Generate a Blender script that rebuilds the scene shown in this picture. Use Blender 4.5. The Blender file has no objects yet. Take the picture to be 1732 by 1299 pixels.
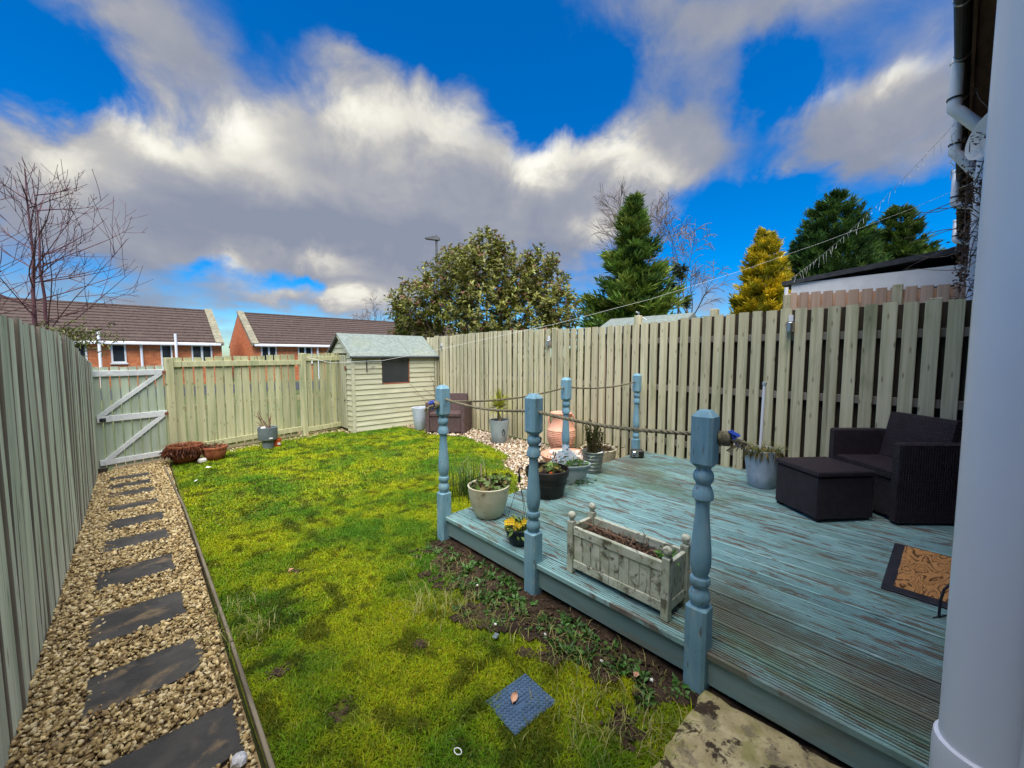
import bpy, bmesh, math, random
import numpy as np
from mathutils import Vector, Matrix
random.seed(7); rng = np.random.default_rng(7)
R = math.radians
scene = bpy.context.scene
COL = scene.collection

# ------------------------------------------------------------------ camera
cam_d = bpy.data.cameras.new('camera'); cam = bpy.data.objects.new('camera', cam_d); COL.objects.link(cam)
cam.location = (0, 0, 1.5); cam.rotation_euler = (R(90 - 4.06), 0, R(-43.4))
cam_d.sensor_width = 36; cam_d.lens = 36 * 670 / 1732; cam_d.clip_start = .02; cam_d.clip_end = 2000
scene.camera = cam
scene.render.resolution_x = 1024; scene.render.resolution_y = 768
# ------------------------------------------------------------------ exposure
vs = scene.view_settings; vs.view_transform = 'Standard'; vs.look = 'None'; vs.exposure = 1.55; vs.gamma = 1; vs.use_curve_mapping = False
# ------------------------------------------------------------------ sun
SUN_EL, SUN_AZ = 68, -146          # degrees, azimuth clockwise from +Y
sd = bpy.data.lights.new('sun', 'SUN'); sd.energy = 3.2; sd.angle = R(70); sd.color = (1, .94, .84)
sun = bpy.data.objects.new('sun', sd); COL.objects.link(sun)
sdir = Vector((math.sin(R(SUN_AZ)) * math.cos(R(SUN_EL)), math.cos(R(SUN_AZ)) * math.cos(R(SUN_EL)), math.sin(R(SUN_EL))))
sun.rotation_euler = sdir.to_track_quat('Z', 'Y').to_euler(); sun.location = (-20, -5, 20)
# ------------------------------------------------------------------ world: Nishita sky with broken cloud
world = bpy.data.worlds.new('World'); scene.world = world; world.use_nodes = True
wt = world.node_tree; wn = wt.nodes; wn.clear()
def N(tree, t, **kw):
    n = tree.nodes.new(t)
    for k, v in kw.items():
        if k == 'i':
            for a, b in v.items():
                if hasattr(b, 'is_linked') or isinstance(b, bpy.types.NodeSocket): tree.links.new(b, n.inputs[a])
                else: n.inputs[a].default_value = b
        else: setattr(n, k, v)
    return n
def W(t, **kw): return N(wt, t, **kw)
def wmath(op, a, b=0., c=0., clamp=False):
    return W('ShaderNodeMath', operation=op, use_clamp=clamp, i={0: a, 1: b, 2: c}).outputs[0]
tc = W('ShaderNodeTexCoord').outputs['Generated']
sep = W('ShaderNodeSeparateXYZ', i={0: tc})
el = wmath('MULTIPLY', wmath('ARCSINE', sep.outputs[2]), 57.2958)
az = wmath('MULTIPLY', wmath('ARCTAN2', sep.outputs[0], sep.outputs[1]), 57.2958)
elc = wmath('MAXIMUM', sep.outputs[2], 0.0)
den = wmath('ADD', elc, .22)
pl = W('ShaderNodeCombineXYZ', i={0: wmath('DIVIDE', sep.outputs[0], den), 1: wmath('DIVIDE', sep.outputs[1], den), 2: 0.}).outputs[0]
n1 = W('ShaderNodeTexNoise', i={'Vector': pl, 'Scale': 1.5, 'Detail': 7., 'Roughness': .52})
n2 = W('ShaderNodeTexNoise', i={'Vector': pl, 'Scale': 3.3, 'Detail': 8., 'Roughness': .55, 'Distortion': .25})
n3 = W('ShaderNodeTexNoise', i={'Vector': tc, 'Scale': 7.5, 'Detail': 8., 'Roughness': .58, 'Distortion': .3})
azel = W('ShaderNodeCombineXYZ', i={0: az, 1: el, 2: 0.}).outputs[0]
warp = W('ShaderNodeVectorMath', operation='MULTIPLY_ADD', i={0: n3.outputs['Color'], 1: (13., 8., 0.), 2: azel}).outputs[0]
warp = W('ShaderNodeVectorMath', operation='ADD', i={0: warp, 1: (-6.5, -4., 0.)}).outputs[0]
def blobs(L, start):
    acc = start
    for a0, e0, sa, se, amp in L:
        v = W('ShaderNodeVectorMath', operation='MULTIPLY_ADD', i={0: warp, 1: (1/sa, 1/se, 0), 2: (-a0/sa, -e0/se, 0)}).outputs[0]
        d = W('ShaderNodeVectorMath', operation='DOT_PRODUCT', i={0: v, 1: v}).outputs['Value']
        acc = wmath('MULTIPLY_ADD', wmath('POWER', .36788, d), amp, acc)
    return acc
COV = [(-0.5, 15.8, 11.4, 6.0, 0.9), (19.6, 21.7, 22.3, 8.2, 1.0), (34.8, 27.1, 12.7, 5.9, 0.7), (54.4, 21.1, 11.8, 6.9, 0.9), (25.1, 12.7, 29.6, 5.2, 0.6), (4.8, 29.9, 5.4, 3.2, 0.5), (22.8, 33.0, 5.7, 3.1, 0.3), (85.1, 22.6, 8.8, 5.1, 1.0), (67.2, 35.8, 17.3, 3.5, 0.7), (66.2, 26.1, 9.0, 5.3, 0.7), (78.9, 7.6, 9.0, 4.0, 0.5), (-3.1, 5.9, 12.4, 2.3, 0.4), (22.0, 7.6, 10.9, 2.3, 0.6), (17.9, 11.7, 7.5, 2.0, 0.5), (-5.0, 24.3, 6.1, 3.5, -1.0), (33.3, 36.9, 13.8, 3.4, -0.9), (48.6, 30.3, 6.1, 3.5, -0.9), (75.1, 28.6, 3.2, 3.6, -0.8), (71.9, 15.8, 6.4, 4.6, -0.9), (54.1, 34.3, 7.0, 3.1, -0.5), (15.1, 8.9, 3.9, 1.3, -0.7), (5.2, 9.6, 3.1, 1.1, -0.5), (88.6, 14.4, 3.7, 2.7, -0.6), (77.3, 18.1, 5.1, 2.1, -0.3)]
BRI = [(-4.0, 17.6, 4.6, 2.2, 0.7), (2.9, 21.5, 4.3, 2.6, 0.7), (10.3, 25.1, 4.6, 2.5, 0.75), (14.3, 21.4, 8.8, 3.0, 0.4), (25.5, 28.3, 9.6, 3.2, 0.75), (36.4, 28.7, 4.8, 3.0, 0.5), (47.0, 25.4, 6.5, 2.9, 0.9), (57.8, 25.7, 4.2, 2.8, 0.8), (62.8, 22.3, 3.7, 2.6, 0.7), (55.2, 16.8, 4.0, 1.5, 0.6), (80.1, 27.2, 3.7, 1.5, 0.55), (87.9, 26.1, 2.9, 1.3, 0.6), (8.8, 10.0, 2.6, 1.3, 0.6), (17.9, 11.7, 5.5, 1.3, 0.6), (22.0, 7.7, 8.0, 1.4, 0.7), (65.9, 16.2, 2.8, 1.7, 0.4), (19.4, 15.0, 17.8, 3.5, -0.25), (83.4, 20.6, 7.3, 2.7, -0.25), (65.3, 32.8, 10.4, 3.0, -0.15)]
cov = blobs(COV, wmath('MULTIPLY_ADD', n1.outputs[0], 1.25, -.50))
cov = wmath('MULTIPLY_ADD', wmath('SUBTRACT', n2.outputs[0], .5), .8, cov)
cov = wmath('MULTIPLY_ADD', wmath('SUBTRACT', n3.outputs[0], .5), .5, cov)
alpha = W('ShaderNodeMapRange', interpolation_type='SMOOTHSTEP', i={0: cov, 1: .12, 2: .86, 3: 0., 4: 1.}).outputs[0]
bri = blobs(BRI, wmath('MULTIPLY_ADD', n2.outputs[0], .55, -.13))
bri = wmath('MULTIPLY_ADD', wmath('SUBTRACT', n3.outputs[0], .5), .8, bri)
ccol = W('ShaderNodeValToRGB', i={0: bri})
cr = ccol.color_ramp; cr.elements[0].position = 0; cr.elements[0].color = (.235, .265, .345, 1)
cr.elements[1].position = 1.; cr.elements[1].color = (.90, .87, .80, 1)
for p, c in ((.28, (.32, .335, .39, 1)), (.55, (.47, .465, .46, 1)), (.8, (.72, .70, .63, 1))):
    e = cr.elements.new(p); e.color = c
sky = W('ShaderNodeTexSky', sky_type='NISHITA', sun_disc=False, sun_elevation=R(SUN_EL), sun_rotation=R(SUN_AZ % 360), air_density=1.0, dust_density=.3, ozone_density=3.0)
hs = W('ShaderNodeHueSaturation', i={'Saturation': 1.75, 'Value': .82, 'Hue': .496, 'Color': sky.outputs[0]})
ctint = W('ShaderNodeVectorMath', operation='SCALE', i={0: ccol.outputs[0], 'Scale': 4.9})
hs2 = W('ShaderNodeMix', data_type='RGBA', blend_type='MULTIPLY', i={0: 1., 6: hs.outputs[0], 7: (.5, .70, .90, 1)})
mix = W('ShaderNodeMix', data_type='RGBA', i={0: alpha, 6: hs2.outputs[2], 7: ctint.outputs[0]})
bg = W('ShaderNodeBackground', i={0: mix.outputs[2], 1: .080})
wt.links.new(bg.outputs[0], W('ShaderNodeOutputWorld').inputs[0])

# ------------------------------------------------------------------ materials
MAT = {}
def mat(name, c1, c2, sc=(6, 6, 6), rough=.8, bump=.3, bsc=None, layers=(), metal=0., spec=.3, var=.12, attr=False, world=False, lo=.3, hi=.7, det=6., bdist=.01, weave=None, trans=0., knots=None, contour=None, brick=None):
    m = bpy.data.materials.new(name); m.use_nodes = True; t = m.node_tree; t.nodes.clear()
    out = N(t, 'ShaderNodeOutputMaterial'); b = N(t, 'ShaderNodeBsdfPrincipled')
    t.links.new(b.outputs[0], out.inputs[0])
    g = N(t, 'ShaderNodeNewGeometry').outputs['Position']
    oi = N(t, 'ShaderNodeObjectInfo').outputs['Random']
    ob = N(t, 'ShaderNodeTexCoord').outputs['Object']
    off = N(t, 'ShaderNodeMath', operation='MULTIPLY', i={0: oi, 1: 91.7}).outputs[0]
    obr = N(t, 'ShaderNodeVectorMath', operation='ADD', i={0: ob, 1: off}).outputs[0]
    def noise(scale, w, detail=det, rgh=.6, dist=0.):
        v = N(t, 'ShaderNodeVectorMath', operation='MULTIPLY', i={0: g if w else obr, 1: scale}).outputs[0]
        return N(t, 'ShaderNodeTexNoise', i={'Vector': v, 'Scale': 1., 'Detail': detail, 'Roughness': rgh, 'Distortion': dist}).outputs[0]
    def mixc(f, a, c):
        return N(t, 'ShaderNodeMix', data_type='RGBA', i={0: f, 6: a, 7: c}).outputs[2]
    def rng_(v, a, c): return N(t, 'ShaderNodeMapRange', interpolation_type='SMOOTHSTEP', i={0: v, 1: a, 2: c, 3: 0., 4: 1.}).outputs[0]
    n0 = noise(sc, world)
    col = mixc(rng_(n0, lo, hi), (*c1, 1), (*c2, 1))
    if attr:
        at = N(t, 'ShaderNodeAttribute', attribute_name='Col').outputs['Color']
        col = N(t, 'ShaderNodeMix', data_type='RGBA', blend_type='MULTIPLY', i={0: 1., 6: col, 7: at}).outputs[2]
    for L in layers:
        lc, lsc, a, c, amt = L[:5]; w = len(L) > 5 and L[5]
        f = rng_(noise(lsc, w, 7., .62, .3), a, c)
        f = N(t, 'ShaderNodeMath', operation='MULTIPLY', i={0: f, 1: amt}).outputs[0]
        col = mixc(f, col, (*lc, 1))
    if knots:
        v = N(t, 'ShaderNodeVectorMath', operation='MULTIPLY', i={0: obr, 1: knots}).outputs[0]
        sv = N(t, 'ShaderNodeSeparateXYZ', i={0: v}); v2 = N(t, 'ShaderNodeCombineXYZ', i={0: sv.outputs[0], 1: sv.outputs[2]}).outputs[0]
        vo = N(t, 'ShaderNodeTexVoronoi', voronoi_dimensions='2D', i={'Vector': v2, 'Scale': 1.}).outputs['Distance']
        f = N(t, 'ShaderNodeMapRange', i={0: vo, 1: .03, 2: .085, 3: .65, 4: 0.}).outputs[0]
        col = mixc(f, col, (c1[0] * .3, c1[1] * .25, c1[2] * .2, 1))
    if brick:
        sv = N(t, 'ShaderNodeSeparateXYZ', i={0: ob}); xy = N(t, 'ShaderNodeMath', operation='ADD', i={0: sv.outputs[0], 1: sv.outputs[1]}).outputs[0]
        bt = N(t, 'ShaderNodeTexBrick', i={'Vector': N(t, 'ShaderNodeCombineXYZ', i={0: xy, 1: sv.outputs[2]}).outputs[0], 'Color1': (1, 1, 1, 1), 'Color2': (.72, .66, .62, 1), 'Mortar': (*brick, 1), 'Scale': 1., 'Mortar Size': .009, 'Brick Width': .225, 'Row Height': .075})
        col = N(t, 'ShaderNodeMix', data_type='RGBA', blend_type='MULTIPLY', i={0: 1., 6: col, 7: bt.outputs[0]}).outputs[2]
    if contour:
        csc, fq, wd, cc = contour
        v = noise(csc, False, 1.5, .5, .6)
        v = N(t, 'ShaderNodeMath', operation='SINE', i={0: N(t, 'ShaderNodeMath', operation='MULTIPLY', i={0: v, 1: fq}).outputs[0]}).outputs[0]
        v = N(t, 'ShaderNodeMath', operation='ABSOLUTE', i={0: v}).outputs[0]
        brk = rng_(noise((14, 14, 14), False), .32, .46)
        f = N(t, 'ShaderNodeMapRange', i={0: v, 1: wd * .4, 2: wd, 3: .9, 4: 0.}).outputs[0]
        col = mixc(N(t, 'ShaderNodeMath', operation='MULTIPLY', i={0: f, 1: brk}).outputs[0], col, (*cc, 1))
    if var:
        k = N(t, 'ShaderNodeMapRange', i={0: oi, 1: 0., 2: 1., 3: 1 - var, 4: 1 + var}).outputs[0]
        col = N(t, 'ShaderNodeVectorMath', operation='SCALE', i={0: col, 'Scale': k}).outputs[0]
    t.links.new(col, b.inputs['Base Color'])
    b.inputs['Roughness'].default_value = rough; b.inputs['Metallic'].default_value = metal
    b.inputs['Specular IOR Level'].default_value = spec
    if bump:
        h = noise(bsc or tuple(s * 4 for s in sc), world)
        if weave:
            v = N(t, 'ShaderNodeVectorMath', operation='SCALE', i={0: ob, 'Scale': weave}).outputs[0]
            s = N(t, 'ShaderNodeSeparateXYZ', i={0: v})
            def sn(x, ph=0.): return N(t, 'ShaderNodeMath', operation='SINE', i={0: N(t, 'ShaderNodeMath', operation='ADD', i={0: x, 1: ph}).outputs[0]}).outputs[0]
            xy = N(t, 'ShaderNodeMath', operation='ADD', i={0: s.outputs[0], 1: s.outputs[1]}).outputs[0]
            h = N(t, 'ShaderNodeMath', operation='ABSOLUTE', i={0: N(t, 'ShaderNodeMath', operation='ADD', i={0: sn(xy), 1: sn(s.outputs[2])}).outputs[0]}).outputs[0]
            xz = N(t, 'ShaderNodeMath', operation='MULTIPLY', i={0: sn(s.outputs[0]), 1: sn(s.outputs[1])}).outputs[0]
            h = N(t, 'ShaderNodeMath', operation='ADD', i={0: h, 1: xz}).outputs[0]
        bp = N(t, 'ShaderNodeBump', i={'Strength': bump, 'Distance': bdist, 'Height': h})
        t.links.new(bp.outputs[0], b.inputs['Normal'])
    if trans:
        tr = N(t, 'ShaderNodeBsdfTranslucent'); t.links.new(col, tr.inputs[0])
        ms = N(t, 'ShaderNodeMixShader', i={0: trans, 1: b.outputs[0], 2: tr.outputs[0]})
        t.links.new(ms.outputs[0], out.inputs[0])
    MAT[name] = m
    return m
ALG = (.10, .14, .05)
mat('fence_right', (.50, .455, .275), (.66, .605, .405), (25, 25, 1.6), .9, .25, (60, 60, 3), [((.29, .30, .17), (12, 12, 1.2), .46, .70, .7), ((.18, .16, .09), (40, 40, 1.2), .56, .70, .6), ((.22, .25, .12), (3, 3, 2.2), .55, .72, .6)], knots=(9, 9, 4.2), var=.14)
mat('fence_left', (.58, .63, .46), (.74, .78, .61), (25, 25, 1.4), .9, .3, (60, 60, 3), [((.26, .34, .22), (14, 14, .9), .46, .68, .7), ((.15, .16, .10), (30, 30, .7), .56, .7, .6)], knots=(8, 8, 2.6), var=.10)
mat('fence_back', (.385, .38, .205), (.515, .50, .305), (25, 25, 1.6), .9, .25, (60, 60, 3), [((.24, .29, .15), (12, 12, 1.), .46, .7, .65), ((.17, .16, .08), (36, 36, 1.1), .58, .7, .6)], knots=(9, 9, 4), var=.16)
mat('gate_board', (.33, .39, .29), (.43, .50, .38), (25, 25, 1.6), .9, .25, (60, 60, 3), [((.2, .24, .15), (5, 5, 1.), .52, .75, .5)], var=.10)
mat('gate_rail', (.54, .57, .57), (.66, .69, .68), (18, 18, 18), .85, .25, None, [((.24, .26, .24), (9, 9, 9), .55, .78, .6)])
mat('fence_new', (.42, .28, .19), (.55, .39, .28), (25, 25, 1.6), .85, .2, (60, 60, 3), var=.16)
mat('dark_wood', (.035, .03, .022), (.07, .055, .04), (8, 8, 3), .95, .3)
mat('shed_board', (.41, .41, .27), (.53, .525, .38), (2.2, 22, 22), .85, .25, (3, 60, 60), [((.42, .34, .18), (3, 3, 7), .55, .8, .55), ((.25, .28, .16), (2, 2, 8), .55, .8, .5)], var=.08)
mat('shed_door', (.37, .38, .24), (.50, .50, .35), (30, 30, 1.4), .85, .3, (60, 60, 3), [((.32, .3, .17), (8, 8, 2), .5, .75, .5)])
mat('felt', (.135, .165, .15), (.20, .235, .215), (14, 14, 14), .95, .4, (160, 160, 160), [((.17, .2, .13), (3, 3, 3), .5, .8, .6)])
mat('black_metal', (.015, .015, .016), (.03, .03, .032), (9, 9, 9), .5, .1, None)
mat('rust', (.12, .04, .02), (.2, .08, .04), (30, 30, 30), .85, .3)
mat('red_wood', (.2, .06, .03), (.3, .11, .06), (4, 20, 20), .8, .2)
mat('post_blue', (.145, .30, .385), (.22, .39, .47), (14, 14, 4), .7, .3, (30, 30, 6), [((.05, .14, .2), (30, 30, 3), .58, .8, .55), ((.34, .42, .42), (22, 22, 9), .58, .68, .6), ((.10, .085, .06), (50, 50, 12), .62, .68, .8), ((.10, .11, .07), (9, 9, 5), .60, .76, .7), ((.04, .08, .1), (60, 60, 4), .62, .72, .6)], var=.08, spec=.35)
mat('fascia', (.15, .25, .255), (.22, .33, .325), (6, 1.2, 6), .8, .25, (30, 4, 30), [((.2, .17, .11), (5, 1.6, 9), .5, .72, .7, True), ((.09, .12, .06), (6, 2, 12), .56, .76, .6, True)])
mat('deck_paint', (.17, .325, .33), (.26, .435, .435), (9, 1.1, 9), .82, .08, (60, 4, 60),
    [((.33, .47, .465), (46, 4.5, 3), .60, .70, .7, True), ((.15, .125, .10), (30, 4.2, 3), .53, .58, .9, True), ((.105, .16, .085), (1.6, 1.1, 2), .42, .64, .75, True), ((.125, .105, .08), (1.5, .9, 2), .48, .64, .7, True), ((.07, .06, .05), (60, 5, 3), .58, .66, .8, True), ((.34, .47, .47), (70, 6, 3), .62, .70, .7, True)], var=.16, spec=.35)
mat('rope', (.13, .115, .07), (.25, .22, .14), (40, 40, 40), .95, .5, (120, 120, 120))
mat('blue_twine', (.02, .06, .4), (.04, .12, .6), (40, 40, 40), .6, .2)
mat('rattan_dark', (.020, .013, .021), (.034, .024, .036), (20, 20, 20), .5, .8, None, weave=330., bdist=.005, var=.05)
mat('rattan_brown', (.085, .052, .052), (.13, .085, .082), (20, 20, 20), .65, .8, None, weave=330., bdist=.005, var=.05)
mat('pot_cream', (.46, .42, .28), (.60, .57, .42), (9, 9, 9), .7, .2, (60, 60, 60), [((.30, .22, .09), (5, 5, 5), .5, .75, .6), ((.25, .19, .08), (30, 30, 30), .6, .75, .6)])
mat('pot_grey', (.27, .33, .35), (.36, .42, .43), (8, 8, 3), .65, .2, (50, 50, 50), [((.18, .22, .2), (9, 9, 3), .55, .75, .6)])
mat('pot_pale', (.38, .44, .52), (.5, .56, .63), (6, 6, 5), .5, .15, (50, 50, 50), [((.25, .26, .24), (7, 7, 4), .52, .72, .7)])
mat('pot_slate', (.115, .15, .165), (.165, .20, .215), (10, 10, 10), .6, .1)
mat('pot_black', (.012, .012, .011), (.028, .024, .018), (12, 12, 2), .5, .2, (40, 40, 4))
mat('pot_navy', (.016, .026, .038), (.03, .044, .06), (12, 12, 12), .45, .1)
mat('zinc', (.20, .21, .20), (.34, .35, .33), (14, 14, 14), .42, .25, (50, 50, 50), [((.13, .09, .05), (10, 10, 18), .55, .75, .7)], metal=.7)
mat('terracotta', (.53, .26, .17), (.68, .38, .27), (9, 9, 9), .85, .2, (60, 60, 60), [((.7, .5, .42), (6, 6, 6), .55, .8, .5)])
mat('terracotta_red', (.19, .05, .025), (.33, .11, .05), (10, 10, 10), .6, .2, (60, 60, 60), [((.4, .25, .17), (12, 12, 12), .58, .75, .6), ((.06, .03, .02), (7, 7, 7), .55, .75, .6)])
mat('orange_plastic', (.5, .08, .02), (.6, .12, .04), (10, 10, 10), .5, .1)
mat('white_plastic', (.76, .77, .80), (.81, .82, .85), (3, 3, 3), .32, .05, (9, 9, 9), [((.5, .5, .5), (40, 40, 12), .68, .78, .5)], var=.02, spec=.5)
mat('white_paint', (.66, .67, .66), (.74, .75, .74), (6, 6, 6), .6, .1, None, var=.04)
mat('trough_white', (.44, .47, .37), (.57, .59, .48), (12, 3, 12), .85, .3, (50, 14, 50), [((.30, .33, .21), (9, 9, 9), .42, .66, .7), ((.085, .07, .045), (38, 16, 14), .54, .64, .85), ((.12, .105, .07), (90, 40, 9), .58, .66, .7)], var=.05)
mat('soil_dark', (.022, .013, .008), (.05, .032, .02), (40, 40, 40), .95, .9, (90, 90, 90))
mat('soil_bed', (.022, .013, .008), (.075, .048, .028), (9, 9, 9), .95, 1., (60, 60, 60), [((.12, .085, .055), (40, 40, 40), .6, .72, .7)], bdist=.02)
mat('slab_stone', (.032, .031, .030), (.065, .062, .056), (5, 5, 5), .75, .4, (90, 90, 90), [((.19, .135, .075), (4.5, 5.5, 3), .54, .66, .7), ((.085, .075, .065), (14, 14, 14), .55, .75, .5), ((.012, .012, .012), (5, 4, 5), .58, .72, .7)], var=.1)
mat('sandstone', (.27, .22, .11), (.46, .39, .22), (9, 9, 9), .85, .6, (70, 70, 70), [((.20, .19, .05), (5, 5, 5), .46, .62, .75), ((.13, .105, .07), (11, 11, 11), .52, .64, .7), ((.025, .015, .01), (7, 7, 5), .57, .61, .95), ((.10, .08, .05), (45, 45, 45), .56, .66, .6)])
mat('gravel', (.8, .8, .8), (1, 1, 1), (60, 60, 60), .85, .35, (200, 200, 200), attr=True, var=0)
mat('path_bed', (.16, .11, .055), (.32, .23, .12), (40, 40, 40), .95, .8, (120, 120, 120), var=0)
mat('edging', (.10, .085, .06), (.2, .17, .12), (25, 3, 25), .95, .4, (60, 8, 60), [((.07, .09, .03), (6, 4, 6), .5, .7, .7)])
mat('lawn', (.06, .085, .006), (.16, .17, .01), (5, 5, 5), .95, .9, (50, 50, 50), [((.05, .03, .015), (9, 9, 9), .62, .74, .8)], var=0, world=True, bdist=.03)
mat('ground', (.05, .07, .02), (.11, .12, .04), (.4, .4, .4), .95, .5, (6, 6, 6), var=0)
mat('grass_blade', (.115, .245, .007), (.37, .43, .005), (1.5, 1.5, 1.5), .65, 0, None, [((.06, .19, .008), (1.0, 1.0, 1), .48, .66, .85, True), ((.09, .14, .01), (4.5, 4.5, 2), .55, .68, .6, True), ((.42, .39, .1), (2.2, 2.2, 2), .62, .78, .4, True)], attr=True, world=True, var=0, trans=.3, spec=.2, lo=.36, hi=.6)
mat('leaf', (.75, .75, .75), (1, 1, 1), (3, 3, 3), .5, 0, None, attr=True, var=0, trans=.22, spec=.4)
mat('needle', (.7, .7, .7), (1, 1, 1), (2, 2, 2), .75, 0, None, attr=True, var=0, trans=.12, spec=.2, world=True)
mat('bark', (.10, .075, .065), (.18, .14, .12), (10, 10, 3), .9, .4)
mat('bark_red', (.085, .035, .045), (.15, .07, .075), (10, 10, 3), .8, .3)
mat('bark_pale', (.15, .12, .115), (.23, .19, .18), (10, 10, 3), .9, .3)
mat('twig', (.16, .09, .055), (.26, .16, .1), (20, 20, 20), .85, .2)
mat('trunk_tan', (.33, .25, .14), (.45, .36, .22), (30, 30, 8), .9, .4)
mat('cover_blue', (.04, .08, .145), (.07, .125, .205), (10, 10, 10), .55, .3, (60, 60, 60), [((.11, .12, .12), (9, 9, 9), .56, .75, .5)])
mat('coir', (.36, .17, .055), (.52, .27, .10), (60, 60, 60), .98, .9, (300, 300, 300), [], bdist=.006, contour=((3, 8, 3), 48., .5, (.05, .02, .01)))
mat('rubber', (.012, .013, .02), (.025, .026, .034), (20, 20, 20), .6, .2)
mat('brick_orange', (.56, .16, .055), (.70, .24, .09), (5, 5, 5), .9, .3, (30, 30, 30), [((.4, .12, .05), (1.5, 1.5, 3), .5, .75, .6)], var=.05, brick=(.8, 1.1, 1.6))
mat('brick_brown', (.12, .06, .04), (.2, .1, .07), (7, 7, 7), .9, .4, (40, 40, 40))
mat('roof_tile', (.05, .034, .028), (.085, .06, .05), (7, 7, 7), .9, .4, (40, 40, 40), [((.12, .09, .07), (1.5, 3, 3), .55, .75, .5)], var=.05)
mat('coping', (.16, .15, .10), (.26, .24, .17), (6, 6, 6), .9, .4)
mat('glass_dark', (.02, .025, .03), (.035, .04, .045), (2, 2, 2), .05, 0, None, spec=.6)
mat('chrome', (.5, .5, .55), (.7, .7, .75), (5, 5, 5), .15, 0, None, metal=1.)
mat('steel', (.42, .42, .40), (.5, .5, .48), (9, 9, 9), .35, .05, None, metal=.9)
mat('pebble_mix', (.55, .45, .36), (.72, .64, .56), (14, 14, 14), .7, .2, (50, 50, 50), var=.35)
mat('wire_white', (.75, .76, .72), (.8, .8, .76), (5, 5, 5), .5, 0, None)
mat('soffit', (.055, .035, .028), (.10, .065, .05), (3, 12, 12), .85, .3)
mat('render_white', (.62, .64, .68), (.70, .72, .76), (5, 5, 5), .7, .2, (40, 40, 40))
mat('felt_black', (.03, .033, .038), (.055, .06, .065), (9, 9, 9), .85, .3)
mat('petal', (.8, .55, .02), (.85, .66, .06), (30, 30, 30), .6, 0, None, trans=.2)
mat('petal_heart', (.75, .28, .01), (.8, .35, .02), (30, 30, 30), .6, 0, None)
mat('dead_leaf', (.42, .22, .13), (.6, .38, .26), (30, 30, 30), .8, .3)
mat('stone_pale', (.62, .6, .55), (.75, .73, .68), (20, 20, 20), .7, .2)
mat('quartz', (.45, .47, .52), (.7, .7, .74), (30, 30, 30), .35, .5, (40, 40, 40), spec=.5)
mat('lamp_grey', (.09, .09, .09), (.14, .14, .14), (5, 5, 5), .6, .1)
mat('gap_shade', (.14, .125, .10), (.24, .215, .175), (20, 20, 3), .95, .3, None)  # fence gap shade put into the colour of board sides and rails
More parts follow.
